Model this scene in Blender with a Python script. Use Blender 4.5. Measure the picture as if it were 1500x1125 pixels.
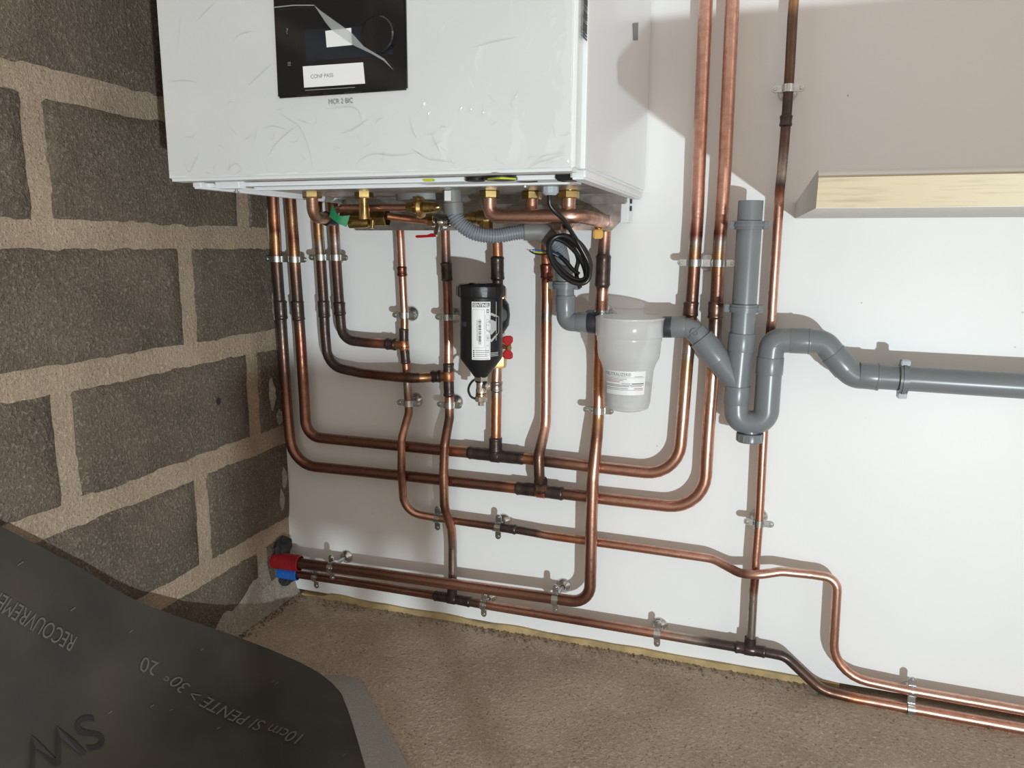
import bpy, bmesh, math, random
from mathutils import Vector, Matrix, noise
random.seed(7)
for o in list(bpy.data.objects): bpy.data.objects.remove(o)
S = bpy.context.scene
COL = S.collection
PI = math.pi
V = Vector

# ------------------------------------------------------------------ camera, world, lamp, exposure
F = 1109.97                                   # focal length in pixels of the 1500 x 1125 frame
CAM = V((.988, -1.36, .775))
RX = V((.94600, .32410, .00600)).normalized()
FW = V((-.3178, .9311, -.1791)).normalized()
UP = RX.cross(FW).normalized()
RX = FW.cross(UP).normalized()
cd = bpy.data.cameras.new('camera'); cam = bpy.data.objects.new('camera', cd); COL.objects.link(cam)
cd.sensor_fit = 'HORIZONTAL'; cd.sensor_width = 36; cd.lens = F / 1500 * 36; cd.clip_start = .02
m = Matrix((RX, UP, -FW)).transposed().to_4x4(); m.translation = CAM
cam.matrix_world = m
S.camera = cam

wd = bpy.data.worlds.new('world'); S.world = wd; wd.use_nodes = True
bg = wd.node_tree.nodes['Background']
bg.inputs[0].default_value = (1.0, .89, .79, 1); bg.inputs[1].default_value = .67

LP = V((1.78, -2.08, .22))                    # work light standing on the floor behind the camera
ld = bpy.data.lights.new('work_light', 'AREA'); lo = bpy.data.objects.new('work_light', ld); COL.objects.link(lo)
lo.location = LP; ld.shape = 'DISK'; ld.size = .036; ld.energy = 42; ld.color = (.82, .93, .985)
lo.rotation_euler = (V((-1.5, 0, .6)) - LP).to_track_quat('-Z', 'Y').to_euler()
dd = bpy.data.lights.new('highlight_strip', 'AREA'); do = bpy.data.objects.new('highlight_strip', dd); COL.objects.link(do)
do.location = (3.15, -1.75, 1.35); dd.shape = 'RECTANGLE'; dd.size = 1.7; dd.size_y = .20; dd.energy = 3.5; dd.color = (1, .96, .92)
do.rotation_euler = (0, PI / 2, 0)            # tall strip light added on the right to streak the copper pipes

S.view_settings.view_transform = 'Standard'
S.view_settings.look = 'None'
S.view_settings.gamma = 1
S.view_settings.use_curve_mapping = False
S.view_settings.exposure = 0

# ------------------------------------------------------------------ measuring helpers
def ray(px, py): return RX * ((px - 750) / F) - UP * ((py - 562.5) / F) + FW
def at(px, py, off=0.0):                      # point standing `off` metres in front of the white wall
    d = ray(px, py); return CAM + d * ((1.36 - off) / d.y)
def atx(px, py, x): d = ray(px, py); return CAM + d * ((x - CAM.x) / d.x)
def atz(px, py, z): d = ray(px, py); return CAM + d * ((z - CAM.z) / d.z)
def rad(px, py, off, hw):                     # real radius of an upright cylinder hw pixels half wide
    d = ray(px, py); p = at(px, py, off) - CAM
    th = math.atan((px - 750) / F)
    return hw / F * p.dot(FW) * math.cos(th)
def lin(r, g, b):
    f = lambda c: (c / 255 / 12.92) if c / 255 < .04045 else ((c / 255 + .055) / 1.055) ** 2.4
    return (f(r), f(g), f(b))

# ------------------------------------------------------------------ materials
def newmat(name):
    mt = bpy.data.materials.new(name); mt.use_nodes = True
    nt = mt.node_tree; b = nt.nodes['Principled BSDF']
    return mt, nt, b
def mat(name, col, rough=.5, metal=0., var=0., vscale=40., bump=0., bscale=200., coat=0., spec=.5, col2=None, detail=4, vmin=.35, vmax=.65, stretch=None):
    mt, nt, b = newmat(name); N = nt.nodes; K = nt.links
    b.inputs['Roughness'].default_value = rough; b.inputs['Metallic'].default_value = metal
    b.inputs['Coat Weight'].default_value = coat; b.inputs['Coat Roughness'].default_value = .08
    b.inputs['Specular IOR Level'].default_value = spec
    b.inputs['Base Color'].default_value = (*col, 1)
    if var or bump or col2:
        tc = N.new('ShaderNodeTexCoord'); src = tc.outputs['Object']
        if stretch:
            mp = N.new('ShaderNodeMapping'); mp.inputs['Scale'].default_value = stretch
            K.new(src, mp.inputs[0]); src = mp.outputs[0]
    if var or col2:
        nz = N.new('ShaderNodeTexNoise'); nz.inputs['Scale'].default_value = vscale; nz.inputs['Detail'].default_value = detail
        K.new(src, nz.inputs['Vector'])
        mr = N.new('ShaderNodeMapRange'); mr.inputs[1].default_value = vmin; mr.inputs[2].default_value = vmax
        K.new(nz.outputs[0], mr.inputs[0])
        mx = N.new('ShaderNodeMix'); mx.data_type = 'RGBA'
        c2 = col2 if col2 else tuple(c * (1 - var) for c in col)
        mx.inputs['A'].default_value = (*col, 1); mx.inputs['B'].default_value = (*c2, 1)
        K.new(mr.outputs[0], mx.inputs['Factor']); K.new(mx.outputs['Result'], b.inputs['Base Color'])
    if bump:
        n2 = N.new('ShaderNodeTexNoise'); n2.inputs['Scale'].default_value = bscale; n2.inputs['Detail'].default_value = 5
        K.new(src, n2.inputs['Vector'])
        bp = N.new('ShaderNodeBump'); bp.inputs['Strength'].default_value = bump; bp.inputs['Distance'].default_value = .004
        K.new(n2.outputs[0], bp.inputs['Height']); K.new(bp.outputs[0], b.inputs['Normal'])
    return mt

def rough_mineral(name, c1, c2, c3, sc1, sc2, bump, dist=.006, dots=.0):
    """concrete / cinder block: blotches, fine grain and pits"""
    mt, nt, b = newmat(name); N = nt.nodes; K = nt.links
    b.inputs['Roughness'].default_value = .95; b.inputs['Specular IOR Level'].default_value = .15
    g = N.new('ShaderNodeNewGeometry')
    def nz(s, d=5, r=.6):
        n = N.new('ShaderNodeTexNoise'); n.inputs['Scale'].default_value = s; n.inputs['Detail'].default_value = d; n.inputs['Roughness'].default_value = r
        K.new(g.outputs['Position'], n.inputs['Vector']); return n
    def rng(s, a, bb):
        q = N.new('ShaderNodeMapRange'); q.inputs[1].default_value = a; q.inputs[2].default_value = bb; K.new(s, q.inputs[0]); return q.outputs[0]
    def mix(f, a, bb):
        q = N.new('ShaderNodeMix'); q.data_type = 'RGBA'; K.new(f, q.inputs['Factor'])
        for s, v in (('A', a), ('B', bb)):
            if isinstance(v, tuple): q.inputs[s].default_value = (*v, 1)
            else: K.new(v, q.inputs[s])
        return q.outputs['Result']
    a = mix(rng(nz(sc1).outputs[0], .35, .68), c1, c2)
    fine = nz(sc2, 3, .7)
    a = mix(rng(fine.outputs[0], .52, .75), a, c3)
    n3 = nz(sc2 * 1.7, 2, .5)
    a = mix(rng(n3.outputs[0], .58, .75), a, tuple(c * .35 for c in c1))
    K.new(a, b.inputs['Base Color'])
    ad = N.new('ShaderNodeMath'); ad.operation = 'ADD'
    K.new(fine.outputs[0], ad.inputs[0]); n4 = nz(sc2 * .3, 6, .7); K.new(n4.outputs[0], ad.inputs[1])
    bp = N.new('ShaderNodeBump'); bp.inputs['Strength'].default_value = bump; bp.inputs['Distance'].default_value = dist
    K.new(ad.outputs[0], bp.inputs['Height']); K.new(bp.outputs[0], b.inputs['Normal'])
    return mt

def copper_mat():
    mt, nt, b = newmat('copper'); N = nt.nodes; K = nt.links
    at_ = N.new('ShaderNodeAttribute'); at_.attribute_name = 'Col'
    g = N.new('ShaderNodeNewGeometry')
    n1 = N.new('ShaderNodeTexNoise'); n1.inputs['Scale'].default_value = 70; n1.inputs['Detail'].default_value = 6; n1.inputs['Roughness'].default_value = .65
    K.new(g.outputs['Position'], n1.inputs['Vector'])
    mr = N.new('ShaderNodeMapRange'); mr.inputs[1].default_value = .45; mr.inputs[2].default_value = .75; mr.inputs[3].default_value = 0; mr.inputs[4].default_value = .6
    K.new(n1.outputs[0], mr.inputs[0])
    mx = N.new('ShaderNodeMix'); mx.data_type = 'RGBA'
    sc = N.new('ShaderNodeMix'); sc.data_type = 'RGBA'; sc.blend_type = 'MULTIPLY'; sc.inputs['Factor'].default_value = 1
    K.new(at_.outputs['Color'], sc.inputs['A']); sc.inputs['B'].default_value = (.5, .38, .32, 1)
    K.new(mr.outputs[0], mx.inputs['Factor']); K.new(at_.outputs['Color'], mx.inputs['A']); K.new(sc.outputs['Result'], mx.inputs['B'])
    K.new(mx.outputs['Result'], b.inputs['Base Color'])
    K.new(at_.outputs['Alpha'], b.inputs['Metallic'])
    r = N.new('ShaderNodeMapRange'); r.inputs[1].default_value = .3; r.inputs[2].default_value = .8; r.inputs[3].default_value = .24; r.inputs[4].default_value = .48
    K.new(n1.outputs[0], r.inputs[0]); K.new(r.outputs[0], b.inputs['Roughness'])
    bp = N.new('ShaderNodeBump'); bp.inputs['Strength'].default_value = .12; bp.inputs['Distance'].default_value = .003
    K.new(n1.outputs[0], bp.inputs['Height']); K.new(bp.outputs[0], b.inputs['Normal'])
    return mt
def film_mat(name, fac, tint=(1, 1, 1), rough=.1, bump=.0, bs=30.):
    mt = bpy.data.materials.new(name); mt.use_nodes = True; nt = mt.node_tree; N = nt.nodes; K = nt.links
    N.remove(N['Principled BSDF']); out = N['Material Output']
    t = N.new('ShaderNodeBsdfTransparent'); g = N.new('ShaderNodeBsdfGlossy'); g.inputs['Roughness'].default_value = rough
    g.inputs['Color'].default_value = (*tint, 1)
    mx = N.new('ShaderNodeMixShader'); mx.inputs[0].default_value = fac
    if bump:
        tc = N.new('ShaderNodeTexCoord'); n = N.new('ShaderNodeTexNoise'); n.inputs['Scale'].default_value = bs; n.inputs['Detail'].default_value = 3
        n.inputs['Distortion'].default_value = 1.2
        K.new(tc.outputs['Object'], n.inputs['Vector']); bp = N.new('ShaderNodeBump'); bp.inputs['Strength'].default_value = bump; bp.inputs['Distance'].default_value = .01
        K.new(n.outputs[0], bp.inputs['Height']); K.new(bp.outputs[0], g.inputs['Normal'])
    K.new(t.outputs[0], mx.inputs[1]); K.new(g.outputs[0], mx.inputs[2]); K.new(mx.outputs[0], out.inputs[0])
    return mt
def cloudy_plastic(name, col, fac):
    mt = bpy.data.materials.new(name); mt.use_nodes = True; nt = mt.node_tree; N = nt.nodes; K = nt.links
    b = N['Principled BSDF']; out = N['Material Output']
    b.inputs['Base Color'].default_value = (*col, 1); b.inputs['Roughness'].default_value = .22
    tl = N.new('ShaderNodeBsdfTranslucent'); tl.inputs['Color'].default_value = (*col, 1)
    m1 = N.new('ShaderNodeMixShader'); m1.inputs[0].default_value = .4; K.new(b.outputs[0], m1.inputs[1]); K.new(tl.outputs[0], m1.inputs[2])
    t = N.new('ShaderNodeBsdfTransparent'); m2 = N.new('ShaderNodeMixShader'); m2.inputs[0].default_value = fac
    K.new(t.outputs[0], m2.inputs[1]); K.new(m1.outputs[0], m2.inputs[2]); K.new(m2.outputs[0], out.inputs[0])
    return mt

MT = {}
MT['wall'] = mat('white_board', (.86, .86, .845), .45, var=.05, vscale=3, vmin=.45, vmax=.8, bump=.02, bscale=60)
def speckle(mt, col):                          # scattered specks of dirt on the board
    nt = mt.node_tree; N = nt.nodes; K = nt.links; b = N['Principled BSDF']; src = b.inputs['Base Color'].links[0].from_socket
    g = N.new('ShaderNodeNewGeometry'); v = N.new('ShaderNodeTexVoronoi'); v.inputs['Scale'].default_value = 22; K.new(g.outputs['Position'], v.inputs['Vector'])
    sp = N.new('ShaderNodeSeparateColor'); K.new(v.outputs['Color'], sp.inputs[0])
    th = N.new('ShaderNodeMath'); th.operation = 'MULTIPLY'; K.new(sp.outputs[0], th.inputs[0]); K.new(sp.outputs[1], th.inputs[1])
    t2 = N.new('ShaderNodeMath'); t2.operation = 'MULTIPLY'; K.new(th.outputs[0], t2.inputs[0]); t2.inputs[1].default_value = .045
    lt = N.new('ShaderNodeMath'); lt.operation = 'LESS_THAN'; K.new(v.outputs['Distance'], lt.inputs[0]); K.new(t2.outputs[0], lt.inputs[1])
    m_ = N.new('ShaderNodeMath'); m_.operation = 'MULTIPLY'; K.new(lt.outputs[0], m_.inputs[0]); m_.inputs[1].default_value = .55
    mx = N.new('ShaderNodeMix'); mx.data_type = 'RGBA'; K.new(m_.outputs[0], mx.inputs['Factor']); K.new(src, mx.inputs['A']); mx.inputs['B'].default_value = (*col, 1)
    K.new(mx.outputs['Result'], b.inputs['Base Color'])
speckle(MT['wall'], (.25, .24, .22))
MT['mortar'] = rough_mineral('mortar', lin(168, 150, 130), lin(146, 130, 112), lin(190, 174, 154), 9, 160, .7)
MT['block'] = rough_mineral('cinder_block', lin(114, 103, 90), lin(92, 83, 72), lin(152, 141, 127), 7, 190, .9)
MT['floor'] = rough_mineral('concrete_floor', lin(186, 170, 153), lin(164, 148, 131), lin(206, 192, 177), 5, 130, .55, .004)
MT['plaster'] = rough_mineral('cement_smear', lin(160, 154, 142), lin(140, 130, 116), lin(180, 176, 166), 12, 150, .5)
MT['yellow'] = mat('yellow_foam', lin(190, 166, 120), .8, var=.35, vscale=25, bump=.3, bscale=150)
MT['rubble'] = mat('rubble', lin(130, 112, 94), .95, var=.5, vscale=90)
MT['copper'] = copper_mat()
MT['white'] = mat('white_enamel', (.78, .805, .83), .28, coat=.3)
MT['front'] = mat('white_front', (.735, .75, .745), .35, var=.06, vscale=4)
MT['whitep'] = mat('white_plastic', (.78, .79, .80), .4)
MT['steel'] = mat('zinc_steel', (.70, .72, .71), .27, 1., var=.2, vscale=60)
MT['galv'] = mat('galvanised_sheet', (.52, .50, .47), .38, .9, var=.35, vscale=55, detail=2)
MT['brass'] = mat('brass', (.68, .47, .19), .28, 1., var=.35, vscale=60)
MT['brassd'] = mat('dull_brass', (.42, .29, .12), .36, 1., var=.4, vscale=60)
MT['chrome'] = mat('nickel', (.72, .70, .66), .18, 1.)
MT['pvc'] = mat('grey_pvc', lin(122, 126, 128), .30, var=.08, vscale=12)
MT['pvcd'] = mat('dark_pvc', lin(48, 51, 57), .4)
MT['hose'] = mat('grey_hose', lin(128, 132, 138), .42)
MT['cuff'] = mat('grey_cuff', lin(118, 118, 116), .5)
MT['glandg'] = mat('pale_grey_plastic', lin(176, 184, 190), .4)
MT['black'] = mat('black_plastic', (.012, .012, .013), .32, bump=.05, bscale=400)
MT['gloss'] = mat('gloss_black', (.008, .008, .010), .12, coat=.6)
MT['display'] = mat('display_glass', (.012, .017, .026), .15, coat=.5)
MT['rubber'] = mat('black_cable', (.014, .013, .013), .30)
MT['red'] = mat('red_plastic', lin(176, 18, 22), .6, spec=.25)
MT['redc'] = mat('red_conduit', lin(150, 28, 34), .45, var=.25, vscale=30)
MT['bluec'] = mat('blue_conduit', lin(34, 92, 170), .4)
MT['bluew'] = mat('blue_wire', lin(40, 84, 170), .4)
MT['ygw'] = mat('yellow_green_wire', lin(190, 200, 40), .4)
MT['yelcap'] = mat('yellow_cap', lin(214, 160, 24), .4)
MT['green'] = mat('green_tape', lin(20, 128, 78), .45)
MT['paper'] = mat('paper', (.80, .80, .79), .5)
MT['ink'] = mat('ink', (.05, .05, .055), .6)
MT['inkg'] = mat('grey_ink', (.22, .22, .23), .6)
MT['inkr'] = mat('red_ink', (.45, .08, .08), .6)
MT['silver'] = mat('silver_print', (.45, .46, .47), .4)
MT['foam'] = mat('black_foam', (.02, .019, .018), .8, bump=.6, bscale=80)
MT['worktop'] = mat('worktop_laminate', lin(216, 213, 208), .55, var=.05, vscale=20)
MT['wood'] = mat('pale_wood_band', lin(180, 166, 135), .5, col2=lin(160, 143, 112), vscale=45, detail=3, vmin=.50, vmax=.78, stretch=(.5, 1, 9))
MT['membrane'] = mat('membrane', lin(47, 43, 39), .62, col2=lin(62, 57, 48), vscale=7, bump=.12, bscale=18)
MT['memprint'] = mat('membrane_print', lin(92, 88, 82), .7)
MT['memdark'] = mat('membrane_dark_print', lin(34, 32, 29), .7)
MT['timber'] = mat('rough_timber', lin(170, 140, 100), .8, var=.3, vscale=30)
MT['mesh'] = mat('grey_mesh', lin(160, 155, 149), .8, var=.2, vscale=300)
MT['cup'] = cloudy_plastic('milky_plastic', (.90, .905, .90), .62)
MT['gran'] = mat('white_granulate', (.62, .60, .57), .9, var=.4, vscale=160, bump=.8, bscale=180)
MT['film'] = film_mat('clear_film', .085, (1, 1, 1), .13, .5, 12)
MT['peel'] = cloudy_plastic('peeling_film', (.75, .77, .76), .36)

# ------------------------------------------------------------------ mesh builder
KEYS = {'C': (.61, .335, .25, 1), 'L': (.71, .43, .34, 1), 'B': (.30, .155, .112, .95), 'D': (.075, .052, .045, .6), 'G': (.47, .275, .145, 1),
        'O': (.56, .25, .14, .95), 'R': (.22, .085, .06, .95), 'S': (.42, .36, .32, 1), 'M': (.17, .10, .075, .85)}
def frame(d):
    d = d.normalized(); a = V((0, 0, 1)) if abs(d.z) < .9 else V((1, 0, 0))
    u = d.cross(a).normalized(); return u, d.cross(u).normalized()
class MB:
    def __init__(s): s.v = []; s.f = []; s.c = []
    def add(s, vs, fs, cs=None):
        b = len(s.v); s.v += [V(p) for p in vs]; s.f += [tuple(b + i for i in f) for f in fs]
        s.c += cs if cs else [(1, 1, 1, 1)] * len(vs)
        return s
    def tube(s, path, r, seg=16, cols=None, caps=True, flat=None):
        n = len(path); path = [V(p) for p in path]
        rs = r if isinstance(r, (list, tuple)) else [r] * n
        u = None; vs = []; cs = []
        for i in range(n):
            d = (path[min(i + 1, n - 1)] - path[max(i - 1, 0)]).normalized()
            if u is None: u, _ = frame(d)
            u = (u - d * u.dot(d)).normalized(); w = d.cross(u)
            for k in range(seg):
                a = 2 * PI * k / seg
                vs.append(path[i] + (u * math.cos(a) + w * math.sin(a)) * rs[i])
            cs += [cols[i] if cols else (1, 1, 1, 1)] * seg
        fs = []
        for i in range(n - 1):
            for k in range(seg):
                k2 = (k + 1) % seg
                fs.append((i * seg + k, i * seg + k2, (i + 1) * seg + k2, (i + 1) * seg + k))
        if caps: fs += [tuple(range(seg))[::-1], tuple((n - 1) * seg + k for k in range(seg))]
        return s.add(vs, fs, cs)
    def lathe(s, prof, o, axis, seg=24, ref=None, cols=None):   # prof: (radius, height along axis)
        axis = V(axis).normalized(); o = V(o)
        u, w = frame(axis)
        vs = []; fs = []; n = len(prof)
        for r, h in prof:
            for k in range(seg):
                a = 2 * PI * k / seg; vs.append(o + axis * h + (u * math.cos(a) + w * math.sin(a)) * max(r, 1e-5))
        for i in range(n - 1):
            for k in range(seg):
                k2 = (k + 1) % seg; fs.append((i * seg + k, i * seg + k2, (i + 1) * seg + k2, (i + 1) * seg + k))
        return s.add(vs, fs, [cols] * len(vs) if cols else None)
    def ring(s, ri, ro, wd, o, axis, seg=24):
        return s.lathe([(ri, -wd / 2), (ro, -wd / 2), (ro, wd / 2), (ri, wd / 2), (ri, -wd / 2)], o, axis, seg)
    def box(s, c, ax, ay, az, sx, sy, sz):   # centre, axes, full sizes
        c = V(c); ax, ay, az = V(ax).normalized() * sx / 2, V(ay).normalized() * sy / 2, V(az).normalized() * sz / 2
        vs = [c + ax * i + ay * j + az * k for i in (-1, 1) for j in (-1, 1) for k in (-1, 1)]
        return s.add(vs, [(0, 1, 3, 2), (4, 6, 7, 5), (0, 4, 5, 1), (2, 3, 7, 6), (0, 2, 6, 4), (1, 5, 7, 3)])
    def aabb(s, x0, x1, y0, y1, z0, z1):
        return s.box(((x0 + x1) / 2, (y0 + y1) / 2, (z0 + z1) / 2), (1, 0, 0), (0, 1, 0), (0, 0, 1), x1 - x0, y1 - y0, z1 - z0)
    def prism(s, pts, d):                    # planar polygon (world points) pushed along vector d
        n = len(pts); d = V(d); vs = [V(p) for p in pts] + [V(p) + d for p in pts]
        fs = [tuple(range(n))[::-1], tuple(range(n, 2 * n))] + [(i, (i + 1) % n, n + (i + 1) % n, n + i) for i in range(n)]
        return s.add(vs, fs)
    def build(s, name, material, parent=None, smooth=35, origin=None, bevel=0, bseg=2):
        o_ = V(origin) if origin is not None else (sum(s.v, V()) / len(s.v))
        me = bpy.data.meshes.new(name)
        me.from_pydata([tuple(p - o_) for p in s.v], [], s.f)
        at_ = me.color_attributes.new('Col', 'FLOAT_COLOR', 'POINT')
        at_.data.foreach_set('color', [x for c in s.c for x in c])
        bm = bmesh.new(); bm.from_mesh(me)
        bmesh.ops.recalc_face_normals(bm, faces=bm.faces)
        if bevel:
            es = [e for e in bm.edges if len(e.link_faces) == 2 and e.calc_face_angle(0) > .6]
            bmesh.ops.bevel(bm, geom=es, offset=bevel, segments=bseg, affect='EDGES', clamp_overlap=True)
        bm.to_mesh(me); bm.free()
        if smooth:
            me.polygons.foreach_set('use_smooth', [True] * len(me.polygons)); me.set_sharp_from_angle(angle=math.radians(smooth))
        me.materials.append(MT[material] if isinstance(material, str) else material)
        o = bpy.data.objects.new(name, me); COL.objects.link(o)
        place(o, o_, parent)
        return o
WP = {}                                       # world position of every object (no parent is rotated)
def place(o, w, parent):
    WP[o.name] = V(w)
    if parent: o.parent = parent; o.location = V(w) - WP[parent.name]
    else: o.location = w
def thing(name, loc, label, cat, group=None):
    o = bpy.data.objects.new(name, None); o.empty_display_size = .05; COL.objects.link(o); place(o, loc, None)
    return tag(o, label, cat, group)
def tag(o, label, cat, group=None):
    o['label'] = label; o['category'] = cat
    if group: o['group'] = group
    return o
def struct(o): o['kind'] = 'structure'; return o
def text(s_, size, pos, xd, yd, material, parent, name='printed_text', ctr=False, bold=0, wrap=None, sx=1.):
    cu = bpy.data.curves.new(name, 'FONT'); cu.body = s_; cu.size = size; cu.offset = bold
    if ctr: cu.align_x = 'CENTER'
    to = bpy.data.objects.new('tmp_text', cu); COL.objects.link(to)
    bpy.context.view_layer.update()
    me = bpy.data.meshes.new_from_object(to); bpy.data.objects.remove(to)
    xd = V(xd).normalized(); yd = V(yd).normalized()
    b = MB()
    vs = [(wrap(v.co.x * sx, v.co.y) if wrap else V(pos) + xd * v.co.x * sx + yd * v.co.y) for v in me.vertices]
    b.add(vs, [tuple(p.vertices) for p in me.polygons])
    o = b.build(name, material, parent, smooth=0)
    return o
def fillet(pts, n=7):
    """pts: (Vector, radius, colour) -> smooth path and colours"""
    P = [pts[0][0]]; C = [pts[0][2]]
    for i in range(1, len(pts) - 1):
        p, r, c = pts[i]; a = pts[i - 1][0] - p; b = pts[i + 1][0] - p
        la, lb = a.length, b.length; a.normalize(); b.normalize()
        ang = a.angle(b); th = PI - ang
        if th < .01 or r <= 0: P.append(p); C.append(c); continue
        t = min(r * math.tan(th / 2), .48 * la, .48 * lb)
        w = math.cos(th / 2); q0 = p + a * t; q2 = p + b * t
        k = n if th > .5 else 4
        for j in range(k + 1):
            s = j / k; d = (1 - s) ** 2 + 2 * s * (1 - s) * w + s * s
            P.append((q0 * (1 - s) ** 2 + p * (2 * s * (1 - s) * w) + q2 * s * s) / d); C.append(c)
    P.append(pts[-1][0]); C.append(pts[-1][2])
    return P, C
def catmull(pts, n=6):
    pts = [V(p) for p in pts]; P = [pts[0] * 2 - pts[1]] + pts + [pts[-1] * 2 - pts[-2]]; out = []
    for i in range(1, len(P) - 2):
        a, b, c, d = P[i - 1:i + 3]
        for k in range(n):
            t = k / n
            out.append(.5 * ((2 * b) + (c - a) * t + (2 * a - 5 * b + 4 * c - d) * t * t + (3 * b - a - 3 * c + d) * t ** 3))
    out.append(pts[-1]); return out

# ================================================================== THE SETTING
b = MB(); b.aabb(-.02, 3.3, 0, .06, .011, 2.5)
wall = struct(b.build('wall_back', 'wall', smooth=0))
# floor with slight unevenness
b = MB(); nx, ny = 120, 110; x0, x1, y0, y1 = -.02, 3.3, -3.6, .06
xs = [x0 + (x1 - x0) * (i / nx) ** 1.4 for i in range(nx + 1)]; ys = [y1 + (y0 - y1) * (j / ny) ** 1.6 for j in range(ny + 1)]
vs = []
for y in ys:
    for x in xs:
        z = noise.noise(V((x * 9, y * 9, 0))) * .0025 + noise.noise(V((x * 40, y * 40, 3))) * .0012
        if y > -.05: z += .004 * max(0, noise.noise(V((x * 25, y * 60, 9)))) * (1 + y / .05)
        vs.append((x, y, z - .001))
b.add(vs, [(j * (nx + 1) + i, j * (nx + 1) + i + 1, (j + 1) * (nx + 1) + i + 1, (j + 1) * (nx + 1) + i) for j in range(ny) for i in range(nx)])
floor = struct(b.build('floor', 'floor', smooth=180, origin=(0, 0, 0)))
# yellow insulation edge under the board
b = MB(); N_ = 60; top = []; bot = []
xa, xb = .03, 1.145
pts = []
for i in range(N_ + 1):
    x = xa + (xb - xa) * i / N_
    h = .012 + .004 * noise.noise(V((x * 12, 0, 4))) - (.006 if x < .1 else 0)
    pts.append(((x, -.006 - .003 * noise.noise(V((x * 20, 5, 0))), h)))
vs = []
for x, y, h in pts: vs += [(x, y, -.004), (x, y, h), (x, .02, h), (x, .02, -.004)]
fs = []
for i in range(N_):
    a = i * 4; c = a + 4
    for k in range(4): fs.append((a + k, a + (k + 1) % 4, c + (k + 1) % 4, c + k))
fs += [(3, 2, 1, 0), tuple(N_ * 4 + k for k in range(4))]
b.add(vs, fs); trim = struct(b.build('trim_1', 'yellow', smooth=40))

# block wall: mortar bed and every block
b = MB(); b.aabb(-.1, 0, -3.6, .06, -.01, 2.5)
wl = struct(b.build('wall_left', 'mortar', smooth=0))
def block(y0, y1, z0, z1, seed, depth=.004):
    nx, nz = 26, 12; vs = []; fs = []
    for j in range(nz + 1):
        for i in range(nx + 1):
            u, v = i / nx, j / nz; y = y0 + (y1 - y0) * u; z = z0 + (z1 - z0) * v
            edge = i in (0, nx) or j in (0, nz)
            wob = .007 * noise.noise(V((y * 22, z * 22, seed))) + .0065 * noise.noise(V((y * 95, z * 95, seed)))
            if i in (0, nx): y += wob * (1 if i else -1) - (.002 if i else -.002)
            if j in (0, nz): z += wob
            d = -.003 if edge else depth + .0025 * noise.noise(V((y * 14, z * 14, seed + 3)))
            if not edge and (i in (1, nx - 1) or j in (1, nz - 1)): d -= .0012
            if not edge:                     # inner ring hugs the border so the face stays flat
                if i == 1: y = y0 + .008
                if i == nx - 1: y = y1 - .008
                if j == 1: z = z0 + .008
                if j == nz - 1: z = z1 - .008
            vs.append((d, y, z))
    for j in range(nz):
        for i in range(nx):
            a = j * (nx + 1) + i; fs.append((a, a + 1, a + nx + 2, a + nx + 1))
    q = MB(); q.add(vs, fs); return q.build('block', 'block', wl, smooth=60)
zj = [.997 + .2095 * k for k in range(-5, 7)]           # bed joints
yA = [-.098 - .4365 * k for k in range(0, 9)]            # joints of one set of courses
yB = [-.262 - .4365 * k for k in range(0, 9)]
HJ = .0165
for k in range(len(zj) - 1):
    za, zb = zj[k] + HJ, zj[k + 1] - HJ
    if za < -.2: continue
    rows = yA if k in (0, 2, 4, 6, 8, 10) else yB
    ys_ = [.03] + rows
    for i in range(len(ys_) - 1):
        hv = .0125
        ya, yb = ys_[i + 1] + hv, ys_[i] - (hv if i else 0)
        if k == 0: yb = min(yb, -.052)
        block(ya, yb, max(za, .0), zb, k * 20 + i)
p = atx(321, 588, .0065); b = MB(); b.lathe([(.0070, 0), (.0060, .0010), (.0050, .0004), (.0001, .0002)], V((.0052, p.y, p.z)), (1, 0, 0), 12)
b.build('drill_hole', MT['foam'], wl, smooth=30)
# cement smear low in the corner, and the fillet at the foot of the block wall
b = MB(); n1, n2 = 26, 14; vs = []; fs = []
for j in range(n2 + 1):
    for i in range(n1 + 1):
        y = -.30 + .305 * i / n1; t = j / n2
        h = .05 + .09 * max(0, 1 - abs((y + .05) / .2)) + .02 * noise.noise(V((y * 20, 1, 2)))
        if y > -.08: h = min(h, .07)
        z = -.002 + h * t
        x = .011 * (1 - t) ** 2 + .006 * (1 - t ** 3) + .004 * noise.noise(V((y * 30, z * 30, 5))) + (.001 if t < 1 else -.004)
        if i == 0: x = -.003
        vs.append((x, y, z))
for j in range(n2):
    for i in range(n1):
        a = j * (n1 + 1) + i; fs.append((a, a + 1, a + n1 + 2, a + n1 + 1))
b.add(vs, fs); b.build('cement_smear', 'plaster', wl, smooth=180)
# mortar snots and plaster streaks by the corner
for y, z0, z1, w in ((-.02, .62, .70, .010), (-.022, .395, .43, .016), (-.018, .25, .30, .012), (-.030, .205, .255, .009), (-.045, .43, .50, .012), (-.026, .78, .85, .008)):
    b = MB(); pts = []
    n = 9
    for i in range(n): t = i / (n - 1); pts.append((.004 + .004 * math.sin(PI * t), y + w * .6 * math.sin(PI * t) + .004 * noise.noise(V((t * 6, y * 90, z0))), z0 + (z1 - z0) * t))
    for i in range(n): t = 1 - i / (n - 1); pts.append((.004, y - w * .5 * math.sin(PI * t) + .004 * noise.noise(V((t * 6, y * 50, z1))), z0 + (z1 - z0) * t))
    b.prism(pts, (.003, 0, 0)); b.build('plaster_streak', 'plaster', wl, smooth=60)

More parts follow.
